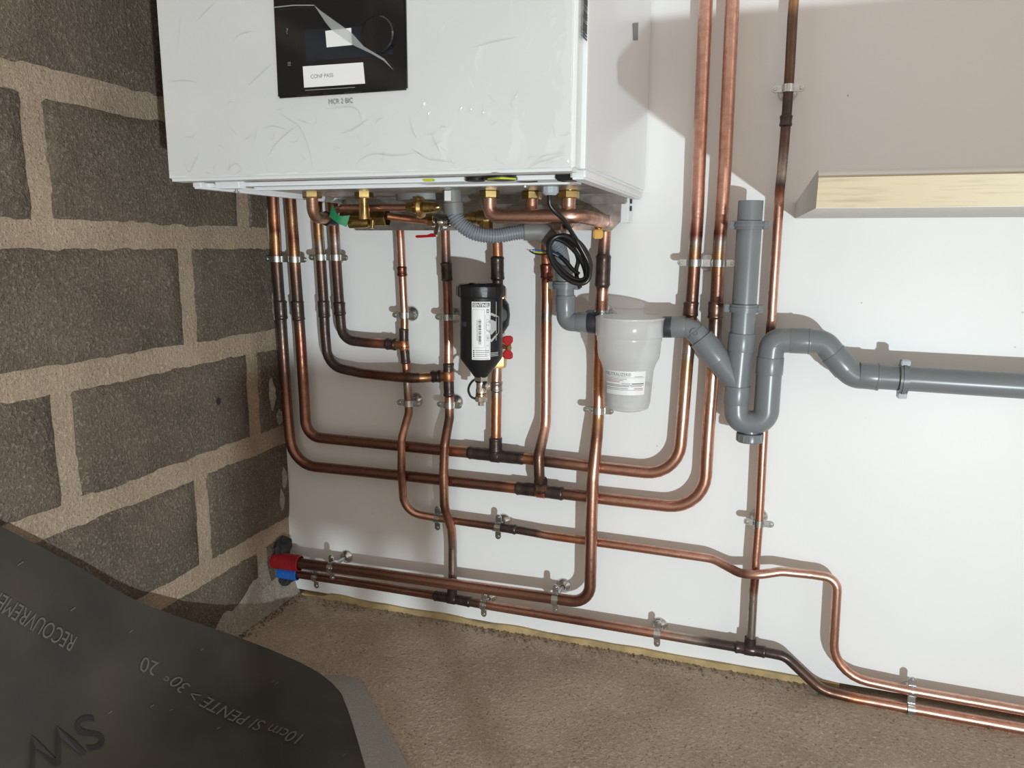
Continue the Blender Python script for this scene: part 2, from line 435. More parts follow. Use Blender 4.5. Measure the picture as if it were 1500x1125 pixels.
# ================================================================== COPPER PIPES
OB = .036
def pipe(name, label, pts, dia, group='copper pipes on the white wall', cat='pipe'):
    q = []
    for p in pts:
        px, py, off, key = p[:4]; fr = p[4] if len(p) > 4 else .05
        q.append((at(px, py, off), fr, KEYS[key]))
    P, C = fillet(q)
    # keep long straights subdivided so the heat tints stay local
    b = MB(); b.tube(P, dia / 2, 18, C)
    o = b.build(name, 'copper', smooth=60, origin=P[-1] if P[-1].z < P[0].z else P[0])
    tag(o, label, cat, group); o['_d'] = dia
    return o
def sleeve(parent, a, c, off, key='D', k=1.14, name='coupling', off2=None):
    pa, pc = at(*a, off), at(*c, off if off2 is None else off2); R = parent['_d'] / 2; L_ = (pc - pa).length
    n = 12; path = [pa + (pc - pa) * i / n for i in range(n + 1)]
    rs = []; cs = []
    for i in range(n + 1):
        t = i / n; e = min(t, 1 - t) * L_
        bead = .0009 * math.exp(-((e - .0035) / .002) ** 2)
        rs.append(R * (1.015 if e < .0015 else k) + bead + .0005 * noise.noise(path[i] * 120))
        c0 = KEYS[key]; f = 1 + .5 * noise.noise(path[i] * 90); cs.append((c0[0] * f, c0[1] * f, c0[2] * f, c0[3]))
    b = MB(); b.tube(path, rs, 18, cs); return b.build(name, 'copper', parent, smooth=60)
def tee(parent, a, mid, c, off, bpt, boff=None, ctr='O'):
    """tee fitting: run a-c, branch from mid to bpt"""
    sleeve(parent, a, mid, off, 'D', 1.15, 'tee_socket'); sleeve(parent, mid, c, off, 'D', 1.15, 'tee_socket')
    pm = at(*mid, off); pb = at(*bpt, off if boff is None else boff); R = parent['_d'] / 2 * 1.15
    pa, pc = at(*a, off), at(*c, off); d = (pc - pa).normalized()
    b = MB(); c0 = KEYS[ctr]
    b.tube([pm - d * .0095, pm - d * .008, pm + d * .008, pm + d * .0095], [R * 1.02, R * 1.10, R * 1.10, R * 1.02], 18, [c0] * 4)
    n = 6; path = [pm + (pb - pm) * i / n for i in range(n + 1)]
    b.tube(path, R * 1.0, 18, [tuple(KEYS[ctr][q] * (1 - i / n) + KEYS['D'][q] * i / n for q in range(4)) for i in range(n + 1)])
    return b.build('tee', 'copper', parent, smooth=60)

p1 = pipe('copper_pipe', 'outermost copper pipe beside the block wall, sweeping lowest below and up the right riser',
 [(383.3, -60, OB, 'B'), (400, 283, OB, 'B'), (402, 322, OB, 'O'), (403, 338, OB, 'R'), (403.6, 345, OB, 'G'), (404.5, 366, OB, 'G'), (405, 378, OB, 'M'), (408, 420, OB, 'D'), (412, 470, OB, 'D'),
  (418, 560, OB, 'M'), (421, 600, OB, 'B'), (428, 680.5, OB, 'B', .075), (600, 698, OB, 'B'), (735, 712.5, OB, 'B'), (748, 714, OB, 'O'), (793, 719, OB, 'D'), (840, 725, OB, 'B'), (900, 732.5, OB, 'C'),
  (1031, 747, OB, 'C', .075), (1037, 640, OB, 'L'), (1043, 560, OB, 'L'), (1044.5, 535, OB, 'G'), (1046, 510, OB, 'S'), (1048, 470, OB, 'M'), (1051, 410, OB, 'B'), (1052.5, 375, OB, 'G'), (1054, 355, OB, 'S'), (1055, 342, OB, 'R'), (1057, 320, OB, 'C'),
  (1062, 240, OB, 'C'), (1073, 0, OB, 'L'), (1091.5, -410, OB, 'L')], .022)
sleeve(p1, (410.3, 440), (412.2, 468), OB); tee(p1, (756, 714.7), (793, 719), (826, 723.3), OB, (792, 704), .058)
sleeve(p1, (1048.6, 441), (1047.4, 467), OB, 'M')
p2 = pipe('copper_pipe', 'second copper pipe from the block wall, sweeping into the upper horizontal run and left riser',
 [(409.6, -60, OB, 'B'), (425, 283, OB, 'B'), (428, 325, OB, 'G'), (430, 350, OB, 'R'), (431.5, 375, OB, 'G'), (433, 400, OB, 'M'), (436, 440, OB, 'D'), (439, 480, OB, 'M'), (440.5, 500, OB, 'R'), (446, 590, OB, 'B'),
  (448.5, 639.5, OB, 'B', .075), (560, 650.5, OB, 'B'), (650, 659.5, OB, 'B'), (672, 661.5, OB, 'O'), (700, 664, OB, 'D'), (726, 667, OB, 'D'), (768, 671.5, OB, 'O'), (800, 675.5, OB, 'M'), (860, 682.5, OB, 'C'),
  (993, 697, OB, 'C', .075), (1001, 600, OB, 'L'), (1006, 535, OB, 'G'), (1008, 515, OB, 'S'), (1010, 480, OB, 'O'), (1013, 445, OB, 'M'), (1016, 400, OB, 'B'), (1017.5, 372, OB, 'G'), (1018.5, 355, OB, 'S'), (1019.5, 344, OB, 'R'), (1021, 320, OB, 'C'),
  (1024, 240, OB, 'C'), (1034, 0, OB, 'L'), (1051.5, -410, OB, 'L')], .022)
sleeve(p2, (435.2, 440), (437.8, 470), OB); tee(p2, (686, 662.4), (726, 667), (768, 671.5), OB, (726, 645), OB, 'D')
sleeve(p2, (1012.5, 441), (1011, 464), OB, 'M')
p3 = pipe('copper_pipe', 'third copper pipe from the block wall, bending over to the right-hand red-marked tee',
 [(450.5, -60, OB, 'B'), (464, 289, OB, 'B'), (467, 345, OB, 'G'), (468.5, 360, OB, 'S'), (470, 380, OB, 'M'), (474, 440, OB, 'D'), (476, 485, OB, 'D'), (480.5, 536, OB, 'D', .07), (529, 546.5, OB, 'M'), (550, 549, .042, 'R'),
  (585, 552.5, .058, 'B'), (606, 553.5, .059, 'M'), (622, 553, .050, 'G'), (636, 551.5, OB, 'O'), (645, 551, OB, 'D'), (657, 551, OB, 'O')], .02)
sleeve(p3, (473.7, 440), (475, 465), OB); sleeve(p3, (632, 551.6), (646, 551), .038)
p4 = pipe('copper_pipe', 'fourth copper pipe from the block wall with the tightest bend, joining the upper tee',
 [(474.7, -60, OB, 'B'), (487, 291, OB, 'B'), (490, 340, OB, 'B'), (491, 355, OB, 'S'), (492.5, 380, OB, 'M'), (496, 432, OB, 'D'), (498, 458, OB, 'D'), (501.5, 497.5, OB, 'D', .06), (540, 502, OB, 'M'), (556, 503, OB, 'O'), (570, 503.7, OB, 'D'), (591, 505.5, OB, 'O')], .02)
sleeve(p4, (496.7, 442), (498.2, 462), OB); sleeve(p4, (566, 503.5), (581, 504.7), OB)
p5 = pipe('copper_pipe', 'slim copper pipe dropping left of the filter, then wandering right and around the long dog-leg',
 [(583.5, 290, OB, 'C'), (586, 338, OB, 'O'), (587, 352, OB, 'L'), (589, 396, OB, 'C'), (592, 455, OB, 'L'), (592.5, 472, OB, 'G'), (592, 506, OB, 'O'), (595, 535, OB, 'O'), (596.5, 560, OB, 'S'), (598.5, 590, OB, 'B'),
  (599, 604, .038, 'B', .03), (588.5, 642, .060, 'C', .03), (588, 690, .060, 'B'), (592, 750, .050, 'C', .07), (642, 759, OB, 'C'), (690, 766, OB, 'B'), (725, 771, OB, 'M'), (760, 776.5, OB, 'D'), (785, 781, OB, 'M'), (800, 784, OB, 'C'), (820, 787, OB, 'O'),
  (947, 804.5, OB, 'C'), (1044, 818.5, OB, 'L', .05), (1084, 840, .052, 'B', .04), (1110, 842, .056, 'L', .05), (1145, 837, .046, 'L', .05), (1185, 841, OB, 'L', .05), (1227, 847, OB, 'L', .075), (1218.5, 987, OB, 'C', .08), (1331, 1011, OB, 'L'), (1500, 1041, OB, 'L'), (2300, 1182, OB, 'L')], .016)
tee(p5, (591.5, 480), (592, 506), (594.6, 533), OB, (580, 504.5)); sleeve(p5, (588.5, 390), (589.2, 405), OB, 'R'); sleeve(p5, (727, 771.3), (757, 776), OB)
p6 = pipe('copper_pipe', 'copper pipe just left of the black filter, dropping into the lowest run',
 [(650, 290, OB, 'C'), (652, 334, OB, 'C'), (653.5, 385, OB, 'D'), (655.5, 430, OB, 'B'), (657, 500, OB, 'B'), (657, 512, OB, 'L'), (657, 551, OB, 'O'), (658, 575, OB, 'D'), (658.3, 590, OB, 'C'), (658.5, 612, .040, 'M', .03), (651.5, 650, .060, 'B', .03), (650, 692, .060, 'C'),
  (651, 742, .060, 'B', .04), (661.5, 775, .046, 'C', .04), (663, 800, OB, 'S'), (663, 835, OB, 'S'), (663, 850, OB, 'D'), (662, 875, OB, 'D')], .018)
tee(p6, (657, 531), (657, 551), (658, 581), OB, (646, 551)); sleeve(p6, (653.2, 384), (654.8, 412), OB, 'D')
p7 = pipe('copper_pipe', 'copper pipe carrying the black filter, ending in the upper horizontal run',
 [(726, 290, OB, 'C'), (728, 345, OB, 'C'), (729, 372, OB, 'O'), (729, 411, OB, 'D'), (728.5, 450, OB, 'B'), (727.5, 540, OB, 'L'), (727, 556, OB, 'C'), (727, 573, OB, 'S'), (727, 582, OB, 'O'), (726.5, 630, OB, 'O'), (726, 667, OB, 'D')], .0205)
sleeve(p7, (728.3, 375), (729, 411), OB, 'D', 1.2); sleeve(p7, (727.2, 558), (727, 574), OB, 'S', 1.1); sleeve(p7, (726, 640), (726, 662), OB, 'D', 1.2)
p8 = pipe('copper_pipe', 'bright copper pipe right of the filter, jogging over the upper run into the lower one',
 [(797, 300, OB, 'C'), (799, 345, OB, 'C'), (800.5, 380, OB, 'O'), (801, 407, OB, 'R'), (801, 418, OB, 'O'), (801, 445, OB, 'C'), (800.5, 466, OB, 'S'), (800.5, 476, OB, 'O'), (800, 530, OB, 'L'), (799.5, 600, OB, 'L'), (799, 622, OB, 'L', .04), (789, 668, .060, 'M', .04), (790, 698, .060, 'M', .03), (793, 719, .044, 'D')], .0205)
sleeve(p8, (800.3, 386), (801, 408), OB, 'R', 1.13)
p9 = pipe('copper_pipe', 'long copper pipe passing behind the clear cup, then bending left to the red sleeve',
 [(888, 300, OB, 'C'), (886, 342, OB, 'C'), (884, 372, OB, 'D'), (882.5, 420, OB, 'M'), (882, 428, OB, 'C'), (880, 470, OB, 'B'), (878, 528, OB, 'O'), (877, 565, OB, 'O'), (876.5, 590, OB, 'C'), (876, 612, .038, 'G'), (874, 640, .048, 'B', .05), (868.5, 700, .062, 'C', .05), (866.5, 760, .062, 'C'),
  (864, 884, .062, 'B', .075), (808, 876, .062, 'B'), (680, 858, .062, 'C'), (540, 838.5, .062, 'B'), (437, 824.5, .062, 'M'), (412, 821, .062, 'M')], .022)
sleeve(p9, (884, 372), (882.3, 421), OB, 'D', 1.22)
p10 = pipe('copper_pipe', 'lowest copper run along the floor from the blue sleeve to the right edge',
 [(412, 837.5, .046, 'M'), (437, 841, .046, 'B'), (540, 856.5, .044, 'B'), (630, 871, OB, 'B'), (660, 876.3, OB, 'D'), (700, 884, OB, 'M'), (725, 888.5, OB, 'C'), (850, 909, OB, 'B'), (957, 927, OB, 'C'), (1010, 936, OB, 'S'), (1040, 941, OB, 'D'), (1098, 951, OB, 'D'), (1130, 957, OB, 'D'),
  (1150, 961, .036, 'D', .04), (1203, 1011, .03, 'M', .06), (1240, 1020, .03, 'B'), (1252, 1023, .03, 'O'), (1280, 1028, .03, 'C'), (1334, 1038, .032, 'C'), (1500, 1068, .034, 'L'), (2300, 1213, .034, 'L')], .0178)
tee(p10, (636, 872.3), (662, 876.6), (690, 882), OB, (662.5, 862), OB, 'D'); tee(p10, (1076, 947.2), (1098, 951), (1122, 955.3), OB, (1099.5, 934), OB, 'D')
p11 = pipe('copper_pipe', 'slim copper riser at the right, passing behind the grey trap and past the worktop end',
 [(1190, -410, OB, 'C'), (1163, 0, OB, 'G'), (1161, 25, OB, 'M'), (1157, 100, OB, 'M'), (1153, 160, OB, 'D'), (1148.5, 215, OB, 'M'), (1145, 255, OB, 'S'), (1143, 272, OB, 'D'), (1142, 280, OB, 'R'), (1141, 300, OB, 'C'), (1133, 420, OB, 'L'), (1130, 470, OB, 'L'), (1129, 480, OB, 'M'),
  (1118, 640, OB, 'C'), (1112, 760, OB, 'C'), (1107, 820, OB, 'C'), (1106, 845, OB, 'R'), (1104, 864, OB, 'B'), (1103.3, 872, OB, 'S'), (1101, 920, OB, 'S'), (1099, 950, OB, 'D')], .0155)
sleeve(p11, (1152, 168), (1150.6, 186), OB, 'D', 1.16)

# ================================================================== PIPE CLAMPS
def clamp(px, py, off, pr, ax, label, other=None, standoff=None, cat='pipe clamp', tilt=0.):
    """ax: pipe direction. other: a second pipe centre (px,py) for a double clamp."""
    c = at(px, py, off); ax = V(ax).normalized(); n = V((0, -1, 0)); e = ax.cross(n).normalized()
    if abs(e.x) > abs(e.z):
        if e.x > 0: e = -e
    elif e.z < 0: e = -e                       # e points left or up
    cs = [c]
    if other: cs.append(at(*other, off))
    mid = sum(cs, V()) / len(cs)
    if other: e = (cs[0] - cs[1]).normalized()
    t = thing('pipe_clamp', (mid.x, 0, mid.z), label, cat, 'steel pipe clamps')
    w = .0118
    for q in cs:
        b = MB(); b.ring(pr + .0002, pr + .0018, w, q, ax, 26); b.build('band', 'steel', t, smooth=40)
        b = MB(); b.ring(pr + .0000, pr + .0022, w * .24, q, ax, 26); b.build('band_rib', 'steel', t, smooth=40)
    if other:
        b = MB(); d = (cs[0] - cs[1]).length - 2 * pr
        b.box(mid - n * .001, e, ax, n, max(d, .004), w, .0035); b.build('bridge', 'steel', t, bevel=.0006)
    for s, q in ((1, cs[0]), (-1, cs[-1])):
        b = MB(); L0 = pr + .0005; L1 = pr + .0160; pts = []
        for (l, a) in [(L0, -w / 2), (L1 - .004, -w / 2)] + [(L1 - .004 + .0055 * math.cos(k), .0055 * math.sin(k)) for k in (-1.2, -.6, 0, .6, 1.2)] + [(L1 - .004, w / 2), (L0, w / 2)]:
            pts.append(q + e * s * l + ax * a - n * .0016)
        b.prism(pts, n * .0032); ear = b.build('ear', 'steel', t, bevel=.0005, bseg=1)
        sc = q + e * s * (L1 - .0042) + n * .0016
        b = MB(); b.lathe([(.0001, .0004), (.0010, .0004), (.0012, .0011), (.0026, .0010), (.0032, .0004), (.0033, -.0003)], sc, n, 14)
        scr = b.build('screw', 'steel', ear, smooth=30)
    b = MB(); st = (mid.x, 0, mid.z)
    so = mid if standoff is None else standoff
    b.tube([V((mid.x, -.001, mid.z)), mid - n * (pr + .001 if not other else .002)], .0038, 10); b.build('stem', 'steel', t)
    b = MB(); b.lathe([(.0148, 0), (.0150, .0012), (.0135, .0045), (.0075, .0075), (.0055, .0105), (.0045, .0105)], V((mid.x, 0, mid.z)), n, 26)
    b.build('rosette', 'steel', t, smooth=50)
    return t
VZ = (0, 0, 1)
def hd(a, c, off): return at(*c, off) - at(*a, off)
clamp(405.3, 379.5, OB, .011, VZ, 'double steel clamp on the two pipes nearest the block wall', other=(431.6, 380))
clamp(469.8, 377, OB, .010, VZ, 'double steel clamp on the third and fourth pipes from the block wall', other=(492.3, 377.3))
clamp(592, 461.5, OB, .008, VZ, 'single steel clamp on the slim pipe above its dark tee')
clamp(656, 464.5, OB, .009, VZ, 'single steel clamp half hidden behind the left of the black filter')
clamp(598.5, 590.5, OB, .008, VZ, 'single steel clamp on the slim pipe below the crossing pipe')
clamp(658.3, 593, OB, .009, VZ, 'single steel clamp below the filter drain, on the pipe left of it')
clamp(876.5, 601, OB, .011, VZ, 'single steel clamp under the left foot of the clear cup')
clamp(880.5, 459, OB, .011, VZ, 'single steel clamp mostly hidden behind the rim of the clear cup')
clamp(1017.3, 385, OB, .011, VZ, 'double steel clamp bridging the two tall right risers', other=(1052.3, 385.5))
clamp(1154.5, 129.5, OB, .0078, VZ, 'small steel clamp high on the slim right riser in the shadow')
clamp(1111.5, 766, OB, .0078, VZ, 'small steel clamp low on the slim right riser below the trap')
clamp(641, 759, OB, .008, hd((642, 759), (690, 766), OB), 'steel clamp beside the crossing of the slim pipe and its neighbour')
clamp(730, 771.8, OB, .008, hd((690, 766), (760, 776.5), OB), 'steel clamp at the blackened joint of the slim sloping run')
clamp(709, 885.5, OB, .0089, hd((700, 884), (725, 888.5), OB), 'steel clamp on the lowest run near the middle floor tee')
clamp(963, 928, OB, .0089, hd((957, 927), (1010, 936), OB), 'steel clamp on the lowest run left of the right-hand floor tee')
clamp(814, 877, .062, .011, hd((680, 858), (808, 876), .062), 'long-stemmed steel clamp just before the big bend of the floor pipe')
clamp(1336, 1012, .034, .008, hd((1331, 1011), (1500, 1041), OB), 'upright double steel clamp on the two runs at the lower right', other=(1334.5, 1038.3))
clamp(486, 831.3, .062, .011, hd((437, 824.5), (540, 838.5), .062), 'long-stemmed steel clamp by the red sleeve on the upper floor pipe')
clamp(463, 844.9, .046, .0089, hd((437, 841), (540, 856.5), .045), 'steel clamp by the blue sleeve on the lower floor pipe')

# ================================================================== GREY PVC
PV = .076
def seg(parent, name, pts, r, off=PV, material='pvc', fr=.028, offs=None, n=10):
    q = [(at(p[0], p[1], (p[3] if len(p) > 3 else off)), (p[2] if len(p) > 2 and p[2] is not None else fr), (1, 1, 1, 1)) for p in pts]
    P, _ = fillet(q, n); b = MB(); b.tube(P, r, 28); return b.build(name, material, parent, smooth=50)
def sock(parent, a, c, r, off=PV, name='socket', material='pvc'):
    pa, pc = at(*a, off), at(*c, off); L_ = (pc - pa).length; d = (pc - pa)
    b = MB(); b.lathe([(r * .9, 0), (r * .985, 0), (r, .0012), (r, L_ - .0012), (r * .985, L_), (r * .9, L_)], pa, d, 30)
    return b.build(name, material, parent, smooth=40)
ws = thing('waste_pipe', at(1097, 648, PV), 'grey plastic waste pipe with standpipe, trap bend and run off to the right', 'waste pipe')
R4 = .0193
b = MB(); pa, pb = at(1100, 294, PV), at(1087, 495, PV); d = pb - pa; L_ = d.length
b.lathe([(R4 * .86, .03), (R4 * .86, 0), (R4, 0), (R4, L_), (R4 * .86, L_)], pa, d, 30); b.build('standpipe', 'pvc', ws, smooth=40)
sock(ws, (1087.2, 488), (1084.8, 514), .0216)
seg(ws, 'wye_body', [(1085, 512), (1079.5, 570)], .0197)
seg(ws, 'wye_branch', [(1079.8, 562), (1052, 526)], .0195)
sock(ws, (1053, 527.5), (1027.5, 496), .0208)
seg(ws, 'branch_elbow', [(1031, 500.5), (1012.5, 479.2, .03), (985, 479)], .0163)
sock(ws, (1004, 479.1), (984, 479), .0178); 
sock(ws, (1031.5, 501), (1018, 485.5), .0178)
sock(ws, (984.5, 479), (971, 479), .0180, name='coupling_nut', material='pvcd')
sock(ws, (1080.3, 565), (1078.4, 591), .0214)
U = [(1078.6, 585), (1079.2, 619, .0226), (1121.5, 619, .0226), (1127.6, 530)]
seg(ws, 'trap_bend', U, .0200, n=18)
b = MB(); pa, pb = at(1099.5, 618, PV), at(1098, 650, PV); d = (pb - pa).normalized(); L_ = (pb - pa).length
b.lathe([(.013, 0), (.0150, L_ * .35), (.0150, L_ * .6)], pa, d, 24); b.build('cleanout_neck', 'pvc', ws)
b = MB(); n = 28; prof = []
pa = at(1098.7, 634, PV)
b.lathe([(.014, 0), (.0212, .0), (.0217, .001), (.0217, .0125), (.0205, .0145), (.0001, .0145)], pa, d, 28); cap = b.build('cleanout_cap', 'pvc', ws, smooth=30)
u_, w_ = frame(d)
for k in range(14):
    a = 2 * PI * k / 14; rd = u_ * math.cos(a) + w_ * math.sin(a)
    b = MB(); b.box(pa + d * .007 + rd * .0216, d, rd, d.cross(rd), .0115, .0016, .0022); b.build('grip_rib', 'pvc', cap, bevel=.0004, bseg=1)
sock(ws, (1126.6, 548), (1128.4, 523), .0214)
seg(ws, 'top_elbow', [(1128.3, 526), (1131.5, 498.5, .03), (1162, 498.5)], .0200, n=12)
sock(ws, (1157, 498.5), (1187, 499.6), .0206); sock(ws, (1184, 499.5), (1187.5, 499.6), .0214, name='collar')
seg(ws, 'offset_elbow', [(1186, 499.6), (1207, 502, .03), (1226, 526)], .0198)
sock(ws, (1219.5, 517.5), (1240, 541), .0208)
seg(ws, 'offset_elbow', [(1237, 538), (1252, 551, .03), (1272, 551)], .0198)
sock(ws, (1258, 549.3), (1287, 552.2), .0209); sock(ws, (1284, 551.9), (1288, 552.3), .0216, name='collar')
seg(ws, 'outlet_pipe', [(1285, 552), (1500, 565.5), (2300, 615)], .0190)
for (px, py, hw, w) in ((1017, 487, .007, .001), (1137, 503, .007, .001)):   # small moulded discs on the elbows
    p = at(px, py, PV + .0192); b = MB(); b.ring(.0052, .0062, .0012, p, (p - CAM), 20); b.build('moulding_mark', 'pvc', ws)

def clip(px, py, ax, r, off, label):
    c = at(px, py, off); ax = V(ax).normalized(); n = V((0, -1, 0)); e = ax.cross(n).normalized()
    t = thing('pipe_clip', (c.x, 0, c.z), label, 'pipe clip', 'grey plastic pipe clips'); w = .0125
    b = MB(); b.ring(r + .0002, r + .0050, w, c, ax, 30); b.build('band', 'pvc', t, smooth=40)
    b = MB(); b.ring(r + .002, r + .0066, w * .36, c, ax, 30); b.build('band_rib', 'pvc', t, smooth=40)
    for s in (-1, 1):
        b = MB(); b.box(c + e * s * (r + .0066) + n * .003, e, ax, n, .0085, w * 1.04, .018); tb = b.build('closure_tab', 'pvc', t, bevel=.001)
    b = MB(); b.box(V((c.x, -(off - r) / 2, c.z)), e, ax, n, .018, w, off - r); b.build('foot', 'pvc', t, bevel=.001)
    return t
clip(1097.7, 330, hd((1100, 294), (1087, 495), PV), R4, PV, 'grey clip near the open top of the standpipe')
clip(1089.8, 451.5, hd((1100, 294), (1087, 495), PV), R4, PV, 'grey clip on the standpipe just above the wye')
clip(1323, 554.5, hd((1285, 552), (1500, 565.5), PV), .019, PV, 'upright grey clip on the horizontal outlet pipe at the right')
clip(827.6, 418, VZ, .0162, .085, 'grey clip below the coiled black cable, on the drain elbow')

CU = .088
el = thing('drain_elbow', at(829, 470, .085), 'grey drain elbow leading from the ribbed hose into the clear cup', 'pipe elbow')
seg(el, 'inlet_pipe', [(826.5, 398), (828, 440)], .0158, .085)
sock(el, (828, 433), (828.4, 456), .0176, .085)
seg(el, 'bend', [(828.4, 452), (829, 471.5, .026), (858, 472.3)], .0163, .085)
sock(el, (846, 472.1), (864, 472.5), .0172, .085)
sock(el, (862, 472.4), (876, 472.8), .0186, .085, 'coupling_nut', 'pvcd')

# clear cup
cup = thing('neutralizer_cup', at(918.5, 601, CU), 'milky translucent plastic cup of granules between the two grey elbows', 'filter cup')
axis_top, axis_bot = at(922.8, 464, CU), at(918.3, 599, CU); ad = (axis_bot - axis_top); H = ad.length; ad.normalize()
def cr(hw, py): return rad(921, py, CU, hw)
def ch(py): return H * (py - 464) / (599 - 464)
prof = [(.0001, 0.0), (cr(49, 464), 0), (cr(50.5, 466), ch(466)), (cr(50, 490), ch(490)), (cr(48, 492.5), ch(492.5)), (cr(48.3, 497), ch(497)), (cr(47, 499), ch(499)), (cr(46, 515), ch(515)), (cr(44.5, 523), ch(523)), (cr(43, 525), ch(525)), (cr(39.5, 533), ch(533)), (cr(37, 541), ch(541)), (cr(33.8, 588), ch(588)), (cr(31, 596), ch(596)), (cr(24, 599), ch(599)), (.0001, ch(599.5))]
b = MB(); b.lathe(prof, axis_top, ad, 40); b.build('cup_body', 'cup', cup, smooth=40)
b = MB(); b.lathe([(cr(47, 478) * 1.0, ch(464)), (cr(51, 478), ch(464)), (cr(51, 478), ch(466)), (cr(47, 478), ch(466))], axis_top, ad, 40); b.build('rim', 'cup', cup, smooth=40)
b = MB(); gp = [(.0001, ch(556)), (cr(20, 560), ch(557)), (cr(33.2, 560), ch(560)), (cr(32.2, 588), ch(587)), (cr(29, 595), ch(594.5)), (.0001, ch(597))]
b.lathe(gp, axis_top, ad, 32); g = b.build('granulate', 'gran', cup, smooth=60); g['kind'] = 'stuff'
u_, w_ = frame(ad)
def cup_wrap(ang0, py0, rr):
    def f(x, y):
        pyl = ch(py0) - y
        a = ang0 + x / rr
        k = cr(37, 541) + (cr(33.8, 588) - cr(37, 541)) * (pyl - ch(541)) / (ch(588) - ch(541)) + .0008
        return axis_top + ad * pyl + V((math.sin(a), -math.cos(a), 0)) * k
    return f
rr = cr(36, 555); A0 = math.atan2(.27, 1.27)     # towards the camera
f = cup_wrap(A0, 541, rr); b = MB(); n = 14; xa, xb = -.043, .029
LH = ch(572) - ch(537.5)
vs = [f(xa + (xb - xa) * i / n, ch(541) - ch(537.5) - LH * j / 3 + .0) for j in range(4) for i in range(n + 1)]
b.add(vs, [(j * (n + 1) + i, j * (n + 1) + i + 1, (j + 1) * (n + 1) + i + 1, (j + 1) * (n + 1) + i) for j in range(3) for i in range(n)])
lab = b.build('paper_label', 'paper', cup, smooth=180); 
def cup_wrap2(x0, y0):
    f0 = cup_wrap(A0, 541, rr)
    def g_(x, y):
        p = f0(xa + x0 + x, -(y0 - (ch(541) - ch(537.5))) + y); c = axis_top + ad * ((p - axis_top).dot(ad)); return p + (p - c).normalized() * .0004
    return g_
text('NEUTRALIZER\u00ae', .0082, (0, 0, 0), (1, 0, 0), (0, 0, 1), 'inkg', lab, wrap=cup_wrap2(.001, .0085), sx=.78)
def rule(x0, x1, y, h, material):
    g_ = cup_wrap2(0, 0); b = MB(); n = 8
    vs = [g_(x0 + (x1 - x0) * i / n, -y - h * j) for j in (0, 1) for i in range(n + 1)]
    b.add(vs, [(i, i + 1, n + 2 + i, n + 1 + i) for i in range(n)]); b.build('printed_line', material, lab, smooth=0)
rule(.001, .070, .0105, .0004, 'inkg'); rule(.001, .040, .0130, .0007, 'inkg'); rule(.001, .034, .0155, .0007, 'inkg'); rule(.001, .028, .0180, .0008, 'inkr')
rule(.032, .046, .0205, .0008, 'inkg'); rule(.048, .069, .0203, .0013, 'ink'); rule(.001, .069, .0233, .0007, 'ink'); rule(.001, .044, .0255, .0007, 'ink'); rule(.046, .066, .0255, .0007, 'inkg'); rule(.001, .042, .0290, .0008, 'inkg'); rule(.052, .068, .0290, .0010, 'inkr'); rule(.001, .068, .0316, .0006, 'inkg'); rule(.052, .066, .0085, .0006, 'inkg')

# ================================================================== BLACK FILTER
FO = .135
fl = thing('magnetic_filter', at(701, 590, FO), 'black canister filter with white label hung on the middle pipe', 'filter')
ft, fb = at(704.5, 424, FO), at(701, 552, FO); fd = (fb - ft); FH = fd.length; fd.normalize()
fd = V((0, 0, -1))
def fr_(hw, py): return rad(703, py, FO, hw)
def fh(py): return FH * (py - 424) / (552 - 424)
RB = fr_(31.3, 470)
b = MB(); b.lathe([(RB * .8, fh(418)), (RB * .8, fh(424)), (RB * .99, fh(434)), (RB, fh(436)), (RB, fh(520)), (RB * .985, fh(524)), (RB * .36, fh(550)), (RB * .30, fh(552))], ft, fd, 40); b.build('canister', 'black', fl, smooth=35)
b = MB(); RC = fr_(35, 425)
b.lathe([(.0001, fh(422)), (RC * .70, fh(422)), (RC * .74, fh(417)), (RC * .93, fh(416)), (RC, fh(419)), (RC * 1.0, fh(432.5)), (RC * .97, fh(434.5)), (RB * .9, fh(434.5))], ft, fd, 40); cp = b.build('screw_cap', 'black', fl, smooth=35)
for k in range(10):
    a = 2 * PI * k / 10 + .2; rd = V((math.cos(a), math.sin(a), 0))
    b = MB(); b.box(ft + fd * fh(426) + rd * RC, rd, rd.cross(fd), fd, .003, .009, fh(433) - fh(419)); b.build('grip_rib', 'black', cp, bevel=.0008)
for k in range(3):
    a = 2 * PI * k / 3 + .5; rd = V((math.cos(a), math.sin(a), 0))
    b = MB(); b.box(ft + fd * fh(419.5) + rd * RC * .45, rd, rd.cross(fd), fd, RC * .5, .010, .010); b.build('cap_lug', 'black', cp, bevel=.001)
b = MB(); b.lathe([(RB * .36, 0), (RB * .36, .011), (RB * .30, .0115)], ft + fd * fh(547.5), fd, 6); b.build('drain_nut', 'chrome', fl, smooth=20).rotation_euler.z = .35
DP = ft + fd * fh(557)
b = MB(); b.lathe([(.0085, 0), (.0085, .014), (.0095, .016), (.0095, .022), (.008, .024)], DP, fd, 20); dv = b.build('drain_valve', 'chrome', fl, smooth=30)
b = MB(); b.lathe([(.0097, 0), (.0097, .004)], DP + fd * .0235, fd, 20); b.build('brass_ring', 'brass', dv)
b = MB(); b.lathe([(.010, 0), (.0106, .001), (.0106, .009), (.009, .010), (.0055, .010), (.0055, .017), (.0001, .017)], DP + fd * .028, fd, 12); b.build('drain_cap', 'chrome', dv, smooth=20)
sd = V((.9, -.35, 0)).normalized()
b = MB(); b.lathe([(.004, .004), (.0065, .008), (.0065, .016), (.0045, .0165), (.0045, .0155), (.0001, .0155)], DP + fd * .009, sd, 16); sp = b.build('valve_spindle', 'chrome', dv, smooth=30)
